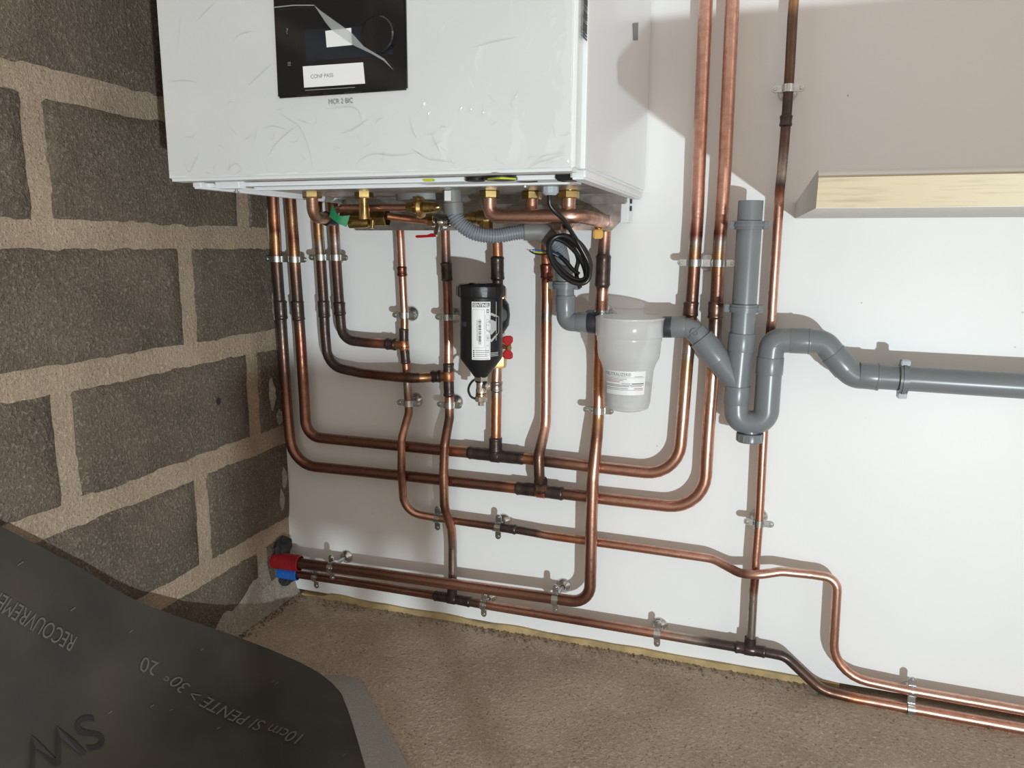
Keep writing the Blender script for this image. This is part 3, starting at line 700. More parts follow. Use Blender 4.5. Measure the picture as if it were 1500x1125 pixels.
lp = catmull([DP + V((-.006, 0, .004)), DP + V((-.016, -.004, -.003)), DP + V((-.0215, -.006, -.016)), DP + V((-.018, -.004, -.029)), DP + V((-.008, 0, -.034)), DP + V((0, .004, -.034))], 8)
b = MB(); b.tube(lp, .0021, 8); b.build('cap_strap', 'black', dv)
b = MB(); b.ring(.0088, .0105, .004, DP + fd * .001, fd, 20); b.build('strap_ring', 'black', dv)
# label, logo
VA = math.atan2(CAM.x - ft.x, -(CAM.y - ft.y))
def fwrap(a0, h0, k=1.012):
    return lambda x, y: ft + fd * (h0 - y) + V((math.sin(a0 + x / RB), -math.cos(a0 + x / RB), 0)) * RB * k
def fpatch(a0, a1, h0, h1, material, name, parent, k=1.008, n=10):
    b = MB(); vs = [ft + fd * h + V((math.sin(a0 + (a1 - a0) * i / n), -math.cos(a0 + (a1 - a0) * i / n), 0)) * RB * k for h in (h0, h1) for i in range(n + 1)]
    b.add(vs, [(i, i + 1, n + 2 + i, n + 1 + i) for i in range(n)]); return b.build(name, material, parent, smooth=180)
La0, La1 = VA - .43, VA + .44; h0, h1 = fh(439.5), fh(522)
lb_ = fpatch(La0, La1, h0, h1, 'paper', 'paper_label', fl)
fpatch(La0 + .05, La1 - .05, h0 + .0018, h0 + .0092, 'ink', 'logo_band', lb_, 1.014)
text('SENTINEL', .0078, (0, 0, 0), (1, 0, 0), (0, 0, 1), 'paper', lb_, wrap=fwrap(La0 + .075, h0 + .0083, 1.02), sx=.80, bold=.0002)
LW = (La1 - La0)
y = h0 + .030
random.seed(3)
while y < h0 + .072:                          # barcode, bars across the label
    t = random.choice([.0006, .0010, .0016]); fpatch(La0 + LW * .36, La0 + LW * .50, y, y + t, 'ink', 'barcode_bar', lb_, 1.013, 3); y += t + random.choice([.0006, .001, .0014])
y = h0 + .031
while y < h0 + .064: fpatch(La0 + LW * .27, La0 + LW * .32, y, y + .0012, 'inkg', 'printed_line', lb_, 1.013, 2); y += .0022
for i in range(8):                            # boxes down the right side of the label
    yy = h0 + .022 + i * .0088
    for q in (yy, yy + .0076): fpatch(La0 + LW * .74, La0 + LW * .94, q, q + .0003, 'inkg', 'printed_line', lb_, 1.013, 3)
    for q in (.74, .93): fpatch(La0 + LW * q, La0 + LW * (q + .012), yy, yy + .0076, 'inkg', 'printed_line', lb_, 1.013, 1)
text('20', .005, (0, 0, 0), (1, 0, 0), (0, 0, 1), 'ink', lb_, wrap=(lambda g_: (lambda x, y: g_(y, -x)))(fwrap(La0 + LW * .80, h0 + .0585, 1.016)))
fpatch(La0 + LW * .78, La0 + LW * .92, h0 + .0125, h0 + .0190, 'inkg', 'printed_mark', lb_, 1.013, 4); fpatch(La0 + LW * .82, La0 + LW * .88, h0 + .0145, h0 + .0170, 'paper', 'printed_mark', lb_, 1.017, 3)
for q in (.06, .66): fpatch(La0 + LW * q, La0 + LW * (q + .012), h0 + .013, h1 - .021, 'inkg', 'printed_line', lb_, 1.013, 1)
for q in (h0 + .013, h1 - .021): fpatch(La0 + LW * .06, La0 + LW * .67, q, q + .0003, 'inkg', 'printed_line', lb_, 1.013, 4)
for i in range(4):
    fpatch(La0 + LW * .07, La0 + LW * .14, h1 - .017 + i * .0033, h1 - .0148 + i * .0033, 'ink', 'printed_mark', lb_, 1.013, 2)
    fpatch(La0 + LW * .20, La0 + LW * (.92 - .1 * (i > 1)), h1 - .0165 + i * .0033, h1 - .0156 + i * .0033, 'inkg', 'printed_line', lb_, 1.013, 6)
fpatch(La0 + LW * .06, La0 + LW * .9, h1 - .0025, h1 - .0019, 'inkg', 'printed_line', lb_, 1.013, 6)
def shield(k, kk, material, name):            # logo printed on the canister right of the label
    cxa = VA + .50; hc = fh(475)
    pl = [(-.022, -.018), (0, -.027), (.020, -.018), (.020, .012), (0, .030), (-.022, .012)]
    vs = []; N2 = 6; pts = []
    for i in range(6):
        a_, c_ = pl[i], pl[(i + 1) % 6]
        for j in range(N2): t = j / N2; pts.append(((a_[0] + (c_[0] - a_[0]) * t) * k, (a_[1] + (c_[1] - a_[1]) * t) * k))
    b = MB(); g_ = fwrap(cxa, hc, kk); vs = [g_(0, 0)] + [g_(x, -y) for x, y in pts]; m_ = len(pts)
    b.add(vs, [(0, 1 + i, 1 + (i + 1) % m_) for i in range(m_)]); return b.build(name, material, fl, smooth=0)
shield(.88, 1.003, 'silver', 'logo_shield'); shield(.72, 1.0065, 'black', 'logo_shield'); shield(.45, 1.010, 'silver', 'logo_shield')
fpatch(VA + .75, VA + .79, fh(440), fh(495), 'silver', 'printed_stripe', fl, 1.004, 2)
for i in range(3): fpatch(VA + .46, VA + .92, fh(512 + i * 2.2), fh(513 + i * 2.2), 'silver', 'printed_line', fl, 1.004, 4)
text('100', .010, (0, 0, 0), (1, 0, 0), (0, 0, 1), 'inkg', fl, wrap=fwrap(VA - 1.15, fh(475), 1.004), bold=-.0002)
# the valve body behind it
vp = lambda py: at(728.6, py, .047)
b = MB(); a_, c_ = vp(422), vp(437); b.lathe([(.0125, 0), (.0172, .0), (.0172, (c_ - a_).length), (.0125, (c_ - a_).length)], a_, c_ - a_, 6); b.build('union_nut', 'brass', fl, smooth=20)
a_, c_ = vp(434), vp(488); L_ = (c_ - a_).length
b = MB(); b.lathe([(.010, 0), (.013, .002), (.0215, L_ * .22), (.0238, L_ * .5), (.0215, L_ * .78), (.013, L_ - .002), (.010, L_)], a_, c_ - a_, 28); b.build('manifold_body', 'black', fl, smooth=50)
b = MB(); b.tube([vp(461), ft + fd * fh(461)], .022, 20); b.build('manifold_neck', 'black', fl)
for s in (-.011, .011):
    b = MB(); q = (a_ + c_) / 2 + V((s, 0, 0)); b.ring(.0215, .0235, .002, q, (1, 0, 0), 28); b.build('manifold_rib', 'black', fl)
a_, c_ = vp(486), vp(522); L_ = (c_ - a_).length
b = MB(); b.lathe([(.011, 0), (.0148, .002), (.0148, L_ * .35), (.0165, L_ * .45), (.0165, L_ * .6), (.0148, L_ * .7), (.0148, L_), (.011, L_)], a_, c_ - a_, 24); b.build('ball_valve', 'chrome', fl, smooth=30)
a_, c_ = vp(521), vp(538); L_ = (c_ - a_).length
b = MB(); b.lathe([(.011, 0), (.0178, .001), (.0178, L_ * .75), (.0165, L_), (.011, L_)], a_, c_ - a_, 6); b.build('union_nut', 'brass', fl, smooth=20)
hc = at(744, 509, .070); hx = V((.75, -.66, 0)).normalized()
b = MB(); b.lathe([(.0045, -.018), (.0045, .006), (.0001, .006)], hc, hx, 14); b.build('handle_spindle', 'brass', fl)
hy = V((0, 0, 1)); hz = hx.cross(hy)
pl = [(-.0045, .004), (-.009, .010), (-.0095, .0185), (-.003, .0215), (.006, .0215), (.0085, .018), (.0085, .011), (.005, .006), (.005, -.006), (.0085, -.011), (.0085, -.018), (.006, -.0215), (-.003, -.0215), (-.0095, -.0185), (-.009, -.010), (-.0045, -.004)]
sd2 = V((.93, .36, 0))
b = MB(); b.prism([hc + sd2 * x + hy * y - hx * .002 for x, y in pl], hx * .0045); b.build('butterfly_handle', 'red', fl, bevel=.0012)

# ================================================================== BOILER
BX0, BX1, BY, BZ, BT = .180, .7667, -.483, .864, 1.80
bo = thing('boiler', ((BX0 + BX1) / 2, 0, BZ), 'white wall-hung boiler wrapped in clear film with black control panel', 'boiler')
b = MB(); b.aabb(BX0 + .002, BX1, BY + .035, -.002, BZ + .004, BT); b.build('casing', 'white', bo, bevel=.003)
b = MB(); b.aabb(BX0 - .002, BX1 - .004, BY, BY + .034, BZ - .003, BT + .003); fp = b.build('front_cover', 'front', bo, bevel=.0045, bseg=3)
b = MB(); b.aabb(BX1 - .010, BX1 + .0015, BY + .030, BY + .036, BZ + .002, BT); b.build('cover_seam', 'whitep', bo, smooth=0)
# side details
def side(px, py): return atx(px, py, BX1 + .0006)
q = [side(927, 34), side(934.5, 33), side(934, 59), side(928, 59)]
b = MB(); b.prism(q, (.0006, 0, 0)); b.build('grey_sticker', 'inkg', bo, smooth=0)
random.seed(5)
yb0, yb1 = side(855.5, 0).y, side(862.5, 0).y; z = side(858, 58).z; ztop = z + .16
while z < ztop:
    t = random.choice([.0007, .0012, .002]); b = MB(); b.aabb(BX1, BX1 + .0006, yb0, yb1, z, z + t); b.build('barcode_bar', 'ink', bo, smooth=0); z += t + random.choice([.0008, .0014])
# control panel
PZ = -BY + .0015
bl, br = at(408, 145, PZ), at(597, 131, PZ); px0, px1, pz0 = bl.x, br.x, (bl.z + br.z) / 2; pz1 = pz0 + .215
b = MB(); b.aabb(px0, px1, BY - .004, BY + .004, pz0, pz1); cpn = b.build('control_panel', 'gloss', bo, bevel=.002)
def rect(p0, p1, p2, p3, material, name, parent, off, th=.0008):
    b = MB(); b.prism([at(*p, off) for p in (p0, p1, p2, p3)], (0, -th, 0)); return b.build(name, material, parent, smooth=0)
PO = -BY + .004
rect((447, 44), (572, 36), (575, 80), (449, 91), 'display', 'display', cpn, PO)
st1 = rect((444, 97.5), (532, 91.5), (535, 122.5), (446, 128.5), 'paper', 'sticker', cpn, PO + .001)
st2 = rect((477, 45.5), (514.5, 41), (516, 66), (479, 69.5), 'paper', 'sticker', cpn, PO + .001)
text('CONF PASS', .0064, at(455, 115, PO + .0022), (1, 0, 0), (0, 0, 1), 'inkg', st1)
text('MCR 2 BIC', .0084, at(481.5, 153, -BY + .0036), (1, 0, 0), (0, 0, 1), 'inkg', bo, sx=.9)
kc = at(556, 52, PO)
b = MB(); b.lathe([(.0215, 0), (.0215, .005), (.0200, .0065), (.0018, .0065), (.0016, .0060), (.0001, .0060)], kc, (0, -1, 0), 36); kn = b.build('rotary_knob', 'gloss', cpn, smooth=30)
for (px, py, s) in ((421, 46, '?'), (423, 94, '\u2261')):
    text(s, .010, at(px - 2, py + 4, PO + .0006), (1, 0, 0), (0, 0, 1), 'inkg', cpn)
pf = [(460, 7), (470, 16), (515, 48), (533, 68), (563, 86), (577, 103), (562, 89), (545, 79), (517, 66), (487, 45), (478, 34)]
b = MB(); b.prism([at(p[0], p[1], PO + .006) for p in pf], (0, -.0006, 0)); b.build('peeling_film', 'peel', cpn, smooth=0)
pf = [(402, 10), (430, 7), (460, 7), (460, 8.6), (430, 8.6), (402, 11.6)]
b = MB(); b.prism([at(p[0], p[1], PO + .005) for p in pf], (0, -.0005, 0)); b.build('peeling_film_edge', 'peel', cpn, smooth=0)
rect((447, 132), (520, 127.5), (520.5, 128.3), (447, 132.8), 'peel', 'tape_strip', cpn, PO + .001, .0004)
# wrinkled film over the cover
b = MB(); nx, nz = 110, 90; vs = []; fs = []
fx0, fx1, fz0, fz1 = BX0 - .006, BX1 + .001, BZ - .004, BZ + .62
for j in range(nz + 1):
    for i in range(nx + 1):
        u, v = i / nx, j / nz; x = fx0 + (fx1 - fx0) * u; z = fz0 + (fz1 - fz0) * v
        p = V((x * 9 + 2.3 * z, z * 6, 0)); r1 = 1 - abs(noise.noise(p)); p2 = V((x * 22 - 9 * z, z * 16 + x * 8, 7)); r2 = 1 - abs(noise.noise(p2))
        low = max(0, 1 - (z - BZ) / .16)
        d = .0014 + .0020 * r1 ** 8 * (.45 + low) + .0022 * r2 ** 10 * (.10 + 1.3 * low)
        e = min(u, 1 - u) * (fx1 - fx0); y = BY - d
        if e < .012: y += .030 * (1 - e / .012) ** 2
        if v * (fz1 - fz0) < .010: y += .022 * (1 - v * (fz1 - fz0) / .010) ** 2
        vs.append((x, y, z))
for j in range(nz):
    for i in range(nx):
        a = j * (nx + 1) + i; fs.append((a, a + 1, a + nx + 2, a + nx + 1))
b.add(vs, fs); b.build('protective_film', 'film', bo, smooth=180)
# creases of the film as thin folded ridges
random.seed(11)
def crease(pts, w=.0012):
    P = catmull([at(p[0], p[1], -BY + .0034) for p in pts], 5); b = MB(); n = len(P)
    b.tube(P, [w * (.15 + .85 * math.sin(PI * i / (n - 1))) for i in range(n)], 5); return b.build('film_crease', 'film', bo, smooth=60)
for c in ([(403, 156), (418, 172), (437, 184), (448, 205), (455, 228), (458, 250)], [(437, 184), (420, 196), (402, 214), (392, 232)], [(378, 184), (374, 200), (372, 213)], [(385, 188), (400, 185), (420, 190)],
          [(265, 20), (262, 50), (260, 72)], [(246, 120), (270, 118), (290, 121)], [(361, 128), (378, 112), (400, 92)], [(290, 30), (300, 18), (315, 4)], [(340, 62), (352, 50), (370, 46)], [(270, 235), (276, 252), (285, 238), (292, 222)],
          [(520, 240), (545, 226), (580, 228), (610, 224)], [(600, 215), (625, 232), (648, 236), (672, 240)], [(632, 195), (637, 208), (648, 230)], [(772, 248), (790, 238), (830, 226)], [(690, 70), (720, 62), (760, 54)],
          [(780, 238), (800, 228), (832, 224)], [(330, 250), (345, 240), (352, 248), (345, 256)], [(475, 160), (520, 158), (532, 185)], [(500, 196), (520, 188), (545, 170)], [(600, 170), (604, 190), (612, 205)]):
    crease(c)
for k in range(46):                          # short random puckers, denser towards the lower edge
    px = random.uniform(262, 820); py = 262 - (px - 248) * .025 - 8 - abs(random.gauss(0, 60))
    if py < 6 or (395 < px < 605 and py < 150): continue
    a = random.uniform(.3, 1.5) * random.choice((1, 1, -1)); L_ = random.uniform(10, 26); bend = random.uniform(-4, 4)
    dx, dy = math.cos(a) * L_, -math.sin(a) * L_
    crease([(px, py), (px + dx / 2 + bend, min(py + dy / 2 + bend, 255 - (px - 248) * .025)), (px + dx, min(py + dy, 255 - (px - 248) * .025))], random.uniform(.0005, .0011))
# underside
b = MB(); b.aabb(BX0 + .012, BX1 - .012, BY + .05, -.01, BZ - .002, BZ + .008); bp_ = b.build('base_plate', 'galv', bo, smooth=0)
def rail(x0, x1, y0, y1, z0, z1, name='front_rail', material='whitep', bev=.0025):
    b = MB(); b.aabb(x0, x1, y0, y1, z0, z1); return b.build(name, material, bo, bevel=bev)
rail(BX0 + .004, BX1 - .03, -.425, -.405, BZ - .007, BZ + .004); rail(BX0 + .05, BX1 - .04, -.365, -.352, BZ - .008, BZ + .002)
rail(BX0 + .002, BX0 + .018, -.44, -.02, BZ - .010, BZ + .004, 'side_rail'); rail(BX1 - .020, BX1 - .001, -.44, -.02, BZ - .009, BZ + .004, 'side_rail')
rail(BX1 - .034, BX1 - .020, -.42, -.03, BZ - .004, BZ + .002, 'side_rail', 'galv', .001)
rail(BX0 + .03, BX1 - .02, -.07, -.055, BZ - .018, BZ, 'rear_rail', 'galv', .002)
# white tray with black grommets and the earth wire
b = MB(); tp = [at(690, 275, .33), at(715, 271, .34), at(865, 266, .36)]
rail(.52, .735, -.40, -.32, BZ - .006, BZ, 'drip_tray', 'whitep', .004)
for (px, py, r) in ((697, 264.5, .014), (733, 263, .022), (772, 265.5, .014)):
    p = atz(px, py, BZ - .0062); b = MB(); b.lathe([(.0001, .001), (r * .8, .001), (r, .0004), (r, -.003)], p, (0, 0, -1), 24); b.build('grommet', 'black', bo)
wp = catmull([atz(715, 262.5, BZ - .010), atz(733, 261, BZ - .011), atz(755, 262, BZ - .010)], 6); b = MB(); b.tube(wp, .0011, 8); b.build('earth_wire', 'ygw', bo)
p = atz(628, 268, BZ - .012); rail(p.x - .007, p.x + .007, p.y - .005, p.y + .005, p.z + .0022, p.z + .005, 'yellow_tab', 'ygw', .001)
b = MB(); p = atz(345, 269, BZ - .004); b.aabb(p.x - .03, p.x + .012, p.y - .008, p.y + .008, p.z - .007, p.z + .005); b.build('latch', 'whitep', bo, bevel=.0015)
for (px, py, off) in ((346, 276, .40), (769, 268, .33)):
    p = at(px, py, off); b = MB(); b.lathe([(.0022, -.012), (.0022, .004), (.0042, .004), (.0042, .0065), (.0001, .0065)], p, (0, 0, -1), 12); b.build('screw', 'steel', bo, smooth=30)
rail(.725, .748, -.43, -.40, BZ - .009, BZ, 'hinge_block', 'black', .002)
b = MB(); b.lathe([(.0001, 0), (.05, 0), (.048, .012), (.0001, .014)], (.40, -.12, BZ), (0, 0, -1), 30); b.build('burner_sump', 'cuff', bo, smooth=40)

# mounting bracket
mb_ = thing('mounting_bracket', at(700, 337, .055), 'grey galvanised sheet bracket spanning the wall under the boiler', 'bracket')
b = MB(); pl = [(497, 286), (509, 325), (521, 337.5), (896, 337.5), (908.5, 325), (911, 283), (911, 268), (497, 276)]
b.prism([at(p[0], p[1], .056) for p in pl], (0, .002, 0)); b.build('sheet', 'galv', mb_, smooth=0)
a_, c_ = at(497, 290, .056), at(911, 290, .056)
b = MB(); b.aabb(a_.x, c_.x, -.075, -.056, a_.z - .004, a_.z + .001); b.build('folded_lip', 'galv', mb_, bevel=.001)
b = MB(); p = at(915, 306, .056); b.aabb(p.x - .0065, p.x + .0065, -.056, -.012, at(915, 326, .056).z, BZ); b.build('end_plate', 'whitep', mb_, bevel=.001)
for py in (294.5, 305.5):
    p = at(920, py, .040); b = MB(); b.lathe([(.0045, -.004), (.0045, .003), (.0001, .003)], V((at(915, 306, .056).x + .0062, p.y, p.z)), (1, 0, 0), 14); b.build('bolt', 'black', mb_)
for px in (560, 640, 760, 850): 
    b = MB(); p = at(px, 330, .03); b.aabb(p.x - .01, p.x + .01, -.054, -.001, p.z - .002, p.z + .01); b.build('wall_spacer', 'galv', mb_)

# ================================================================== UNDER-BOILER PLUMBING
NO = .19
def hexnut(parent, px, y0, y1, off, r, material='brassd', collar=True):
    a_, c_ = at(px, y0, off), at(px, y1, off); L_ = (c_ - a_).length
    b = MB(); b.lathe([(r * .7, 0), (r * .93, 0), (r, L_ * .12), (r, L_ * .86), (r * .93, L_), (r * .66, L_)], a_, V((0, 0, -1)), 6); o = b.build('hex_nut', material, parent, smooth=20)
    if collar:
        b = MB(); b.lathe([(r * .62, -.016), (r * .80, -.016), (r * .80, .001)], a_, V((0, 0, -1)), 20); b.build('nut_collar', material, parent)
    return o
def cop(parent, name, pts, r, key='C', fr=.022):
    q = [(at(p[0], p[1], p[2]), p[3] if len(p) > 3 else fr, KEYS[key]) for p in pts]; P, C = fillet(q, 9)
    b = MB(); b.tube(P, r, 18, C); return b.build(name, 'copper', parent, smooth=60)
# right-hand manifold
rm = thing('copper_manifold', at(717, 327, NO), 'wide copper tube under the boiler between brass nut and yellow-capped valve', 'pipe')
hexnut(rm, 717, 279, 291, NO, .0165, 'brassd'); cop(rm, 'tube', [(717, 288, NO), (717.5, 317, NO, .02), (800, 317, NO), (846, 316, NO, .04), (872, 321, .13, .05), (884, 324, .06)], .0113, 'L')
b = MB(); p = at(883.5, 324, .050); b.lathe([(.011, -.012), (.0155, -.010), (.0155, .004), (.0125, .006), (.0125, .016), (.009, .018)], p, V((0, -1, 0)), 24); b.build('compression_nut', 'brass', rm, smooth=30)
b = MB(); b.lathe([(.011, -.020), (.0135, -.018), (.0135, .016), (.011, .018)], at(885, 324, .040), V((0, 0, -1)), 20); b.build('valve_body', 'brass', rm, smooth=30)
b = MB(); b.lathe([(.006, 0), (.006, .012)], at(877, 332, .06), V((0, 0, -1)), 14); b.build('valve_stub', 'brass', rm)
b = MB(); a_ = at(876, 337.5, .064); b.box(a_ - V((0, 0, .0065)), (1, .3, 0), (-.3, 1, 0), (0, 0, 1), .0165, .0165, .015); b.build('yellow_cap', 'yelcap', rm, bevel=.002)
b = MB(); p = at(892, 321, .056); b.box(p, (1, 0, 0), (0, 1, 0), (0, 0, 1), .007, .008, .012); b.build('square_nut', 'chrome', rm, bevel=.001)
s2 = thing('copper_stub', at(779, 330, .14), 'short copper stub with brown nut left of the cable gland', 'pipe', 'copper stubs under the boiler')
hexnut(s2, 779, 280, 292, .165, .0165, 'brassd'); cop(s2, 'tube', [(779, 289, .165), (779, 322, .165, .02), (797, 338, .04)], .0100, 'C')
s3 = thing('copper_stub', at(833, 330, .14), 'short copper stub with golden nut right of the cable gland', 'pipe', 'copper stubs under the boiler')
hexnut(s3, 833.5, 279.5, 291, .165, .0170, 'brass'); cop(s3, 'tube', [(833, 289, .165), (831.5, 326, .165, .02), (829, 332, .06)], .0110, 'L')
# brass valve left of the manifold inlet
bv = thing('brass_valve', at(705, 320, .14), 'small brass valve behind the grey hose left of the copper manifold', 'valve')
a_ = at(682, 319, .13); dx = V((1, 0, 0))
b = MB(); b.lathe([(.006, 0), (.0075, .002), (.0075, .012), (.0105, .013), (.0105, .022), (.0125, .024), (.0125, .040), (.009, .042)], a_, dx, 18); b.build('body', 'brass', bv, smooth=25)
b = MB(); b.lathe([(.012, 0), (.012, .014), (.0085, .018)], at(712, 322, .13), V((0, 0, -1)), 8); b.build('nut', 'brassd', bv, smooth=20)
# left elbow with tape
lv = thing('disconnector_valve', at(560, 332, .13), 'brass valve group with green tape under the left of the boiler', 'valve')
hexnut(lv, 457, 277, 290.5, .22, .0165, 'brassd'); cop(lv, 'elbow_tube', [(457, 288, .22), (458.5, 319, .21, .028), (486, 320, .16)], .0098, 'L')
q = [at(477, 320, .175), at(489, 320, .157)]; b = MB(); b.tube(q, .0128, 20); b.build('black_sleeve', 'black', lv)
# green tape bow
b = MB(); tpth = [at(485, 309, .185), at(491, 317, .187), at(498, 322, .186), at(510, 324, .180)]; pth = catmull(tpth, 5); vs = []; n = len(pth)
for i, p in enumerate(pth):
    w = .0105 - .004 * math.sin(PI * i / (n - 1)); k = V((.35, 0, .94)) ; vs += [p + k * w, p - k * w]
b.add(vs, [(2 * i, 2 * i + 1, 2 * i + 3, 2 * i + 2) for i in range(n - 1)])
b.add([v + V((0, -.0012, 0)) for v in vs], [(2 * i, 2 * i + 2, 2 * i + 3, 2 * i + 1) for i in range(n - 1)]); b.build('tape', 'green', lv, smooth=60)
hexnut(lv, 533, 277, 291, .20, .0158, 'brassd')
b = MB(); a_ = at(533, 289, .20); b.lathe([(.0085, 0), (.0085, .016), (.0095, .020), (.0095, .036)], a_, V((0, 0, -1)), 18); b.build('drop_stub', 'brass', lv)
a_, c_ = at(500, 319, .155), at(568, 319, .150); dx = (c_ - a_).normalized(); L_ = (c_ - a_).length
b = MB(); b.lathe([(.009, 0), (.0125, .002), (.0125, L_ * .12), (.0105, L_ * .15), (.0105, L_ * .28), (.0128, L_ * .3), (.0128, L_ * .62), (.0105, L_ * .66), (.0105, L_ * .72)], a_, dx, 22); b.build('valve_body', 'brassd', lv, smooth=25)
b = MB(); b.lathe([(.0145, L_ * .72), (.0155, L_ * .74), (.0155, L_ * .97), (.0145, L_)], a_, dx, 6); b.add([], []); b.build('hex_union', 'brassd', lv, smooth=15)
b = MB(); a2, c2 = at(512, 326.5, .165), at(541, 326, .165); d2 = c2 - a2; b.lathe([(.006, 0), (.0095, .001), (.0095, d2.length * .8), (.0075, d2.length), (.0001, d2.length)], a2, d2, 20); b.build('lower_port', 'brass', lv, smooth=30)
b = MB(); b.lathe([(.0038, 0), (.0038, .014), (.0001, .014)], at(546, 323, .175), V((0, -.2, -1)), 12); b.build('test_screw', 'brass', lv)
cop(lv, 'upper_tube', [(490, 309, .17), (502, 304.5, .18, .02), (600, 304, .17)], .0062, 'C'); 
b = MB(); a_ = at(596, 304, .17); dx = V((1, .06, 0)).normalized()
b.lathe([(.0062, 0), (.0088, .001), (.0088, .012), (.007, .013)], a_, dx, 6); b.build('safety_valve_nut', 'brass', lv, smooth=20)
b = MB(); b.lathe([(.007, .013), (.009, .014), (.0165, .020), (.0185, .024), (.0165, .030), (.010, .033), (.0095, .044), (.0085, .045)], a_, dx, 26); sv = b.build('safety_valve', 'brass', lv, smooth=30)
b = MB(); b.lathe([(.0085, .044), (.0085, .052), (.006, .054), (.0035, .060), (.0001, .060)], a_, dx, 18); b.build('safety_valve_tip', 'brass', sv, smooth=30)
for k in range(12):
    a = 2 * PI * k / 12; u_, w_ = frame(dx); rd = u_ * math.cos(a) + w_ * math.sin(a)
    b = MB(); b.box(a_ + dx * .0215 + rd * .0145, dx, rd, dx.cross(rd), .010, .006, .0022); b.build('flange_rib', 'brass', sv)
cop(lv, 'lower_tube', [(566, 316.5, .15), (600, 321, .12), (632, 324, .08)], .0065, 'O')
b = MB(); b.lathe([(.008, 0), (.0105, .001), (.0105, .010), (.008, .011)], at(626, 323.5, .085), V((1, .3, 0)), 6); b.build('tube_nut', 'brass', lv, smooth=20)
# chrome valve on the pipe left of the filter
cv = thing('ball_valve', at(650, 332, .055), 'small nickel ball valve with red lever on the pipe under the grey hose', 'valve')
a_ = at(633, 325, .07); dx = V((1, 0, 0))
b = MB(); b.lathe([(.006, 0), (.0095, .001), (.0095, .007), (.0080, .008), (.0105, .013), (.0105, .019), (.008, .024), (.0095, .026), (.0095, .034)], a_, dx, 20); b.build('valve_body', 'chrome', cv, smooth=30)
b = MB(); b.lathe([(.0095, 0), (.0095, .012), (.0075, .0125)], at(652, 325, .05), V((0, 0, -1)), 6); b.build('pipe_nut', 'chrome', cv, smooth=20)
b = MB(); b.tube([at(642, 326, .075), at(638, 345, .088)], .0042, 12); b.build('stem', 'chrome', cv)
b = MB(); b.lathe([(.0055, 0), (.0055, .004)], at(640, 337, .080), V((0, -.3, -1)), 6); b.build('packing_nut', 'chrome', cv, smooth=20)
b = MB(); pl = [(638, 343.5), (634, 341.5), (628, 344), (612, 344.5), (609.5, 346.5), (612, 348.5), (632, 347.5), (639, 347)]
b.prism([at(p[0], p[1], .085) for p in pl], (0, -.006, 0)); b.build('lever', 'red', cv, bevel=.0008)
rl = MB(); pl = [(771, 346.5), (774, 344), (786, 344.5), (787, 347.5), (776, 349.5)]
rl.prism([at(p[0], p[1], .07) for p in pl], (0, -.006, 0)); o = rl.build('valve_lever', 'red', bevel=.001); tag(o, 'red valve lever tip peeking out below the grey hose cuff', 'valve lever')

# ribbed condensate hose
hs = thing('condensate_hose', at(826, 408, .085), 'ribbed grey condensate hose sagging under the boiler to the drain', 'hose')
b = MB(); a_, c_ = at(661.5, 274, .205), at(665, 313, .200); dx = c_ - a_; L_ = dx.length
b.lathe([(.012, 0), (.0150, .001), (.0150, L_ * .55), (.0158, L_ * .58), (.0160, L_), (.012, L_)], a_, dx, 26); cf = b.build('top_cuff', 'cuff', hs, smooth=30)
b = MB(); a2 = at(654, 283, .222); b.aabb(a2.x - .003, a2.x + .008, a2.y - .0012, a2.y, a2.z - .012, a2.z + .004); b.build('white_sticker', 'paper', cf, smooth=0)
def ribbed(pts, r, pitch=.0042):
    P = catmull(pts, 30); L_ = 0; ds = [0]
    for i in range(1, len(P)): L_ += (P[i] - P[i - 1]).length; ds.append(L_)
    n = int(L_ / pitch) * 4; out = []; rs = []; j = 0
    for i in range(n + 1):
        s = L_ * i / n
        while j < len(P) - 2 and ds[j + 1] < s: j += 1
        t = (s - ds[j]) / max(ds[j + 1] - ds[j], 1e-9); out.append(P[j].lerp(P[j + 1], t)); rs.append(r * (1.05 if i % 4 in (1, 2) else .91))
    b = MB(); b.tube(out, rs, 22); return b
ribbed([at(665, 311, .200), at(669, 320, .200), at(678, 331, .198), at(697, 342, .192), at(725, 345.5, .180), at(751, 341.5, .168), at(770, 339, .160)], .0118).build('ribbed_hose', 'hose', hs, smooth=50)
q = [(at(767, 339, .161), 0, 1), (at(792, 338, .150), .012, 1), (at(806, 350, .135), 0, 1)]; P_, _ = fillet(q)
b = MB(); b.tube(P_, .0148, 24); b.build('elbow_cuff', 'cuff', hs, smooth=50)
ribbed([at(803, 348, .137), at(815, 357, .128), at(821, 370, .118), at(824.5, 389, .100), at(826, 404, .088)], .0122).build('ribbed_hose', 'hose', hs, smooth=50)

# coiled mains cable
gl = thing('power_cable', at(848, 420, .15), 'coiled black power cable hanging from its grey gland, bare wires to the left', 'cable')
b = MB(); a_, c_ = at(806, 268, .24), at(806, 286, .24); L_ = (c_ - a_).length
b.lathe([(.014, 0), (.014, L_ * .25), (.0125, L_ * .3), (.0125, L_ * .8), (.0085, L_), (.004, L_)], a_, c_ - a_, 10); b.build('cable_gland', 'glandg', gl, smooth=25)
cr_ = .0036
pts = [at(804.5, 284, .24), at(804.8, 292, .24), at(806, 301, .238), at(814, 311, .232), at(825, 321, .222), at(833, 333, .210), at(839, 343, .200), at(846, 354, .190)]
cx_, cy_ = 831.5, 378.0; M1 = V((.62, .785)); 
def lp_(t, a, b_, jx=0, jy=0):
    q = M1 * (a * math.cos(t)) + V((-M1.y, M1.x)) * (b_ * math.sin(t)); return cx_ + jx + q.x, cy_ + jy + q.y
turns = 4.91; n = 66
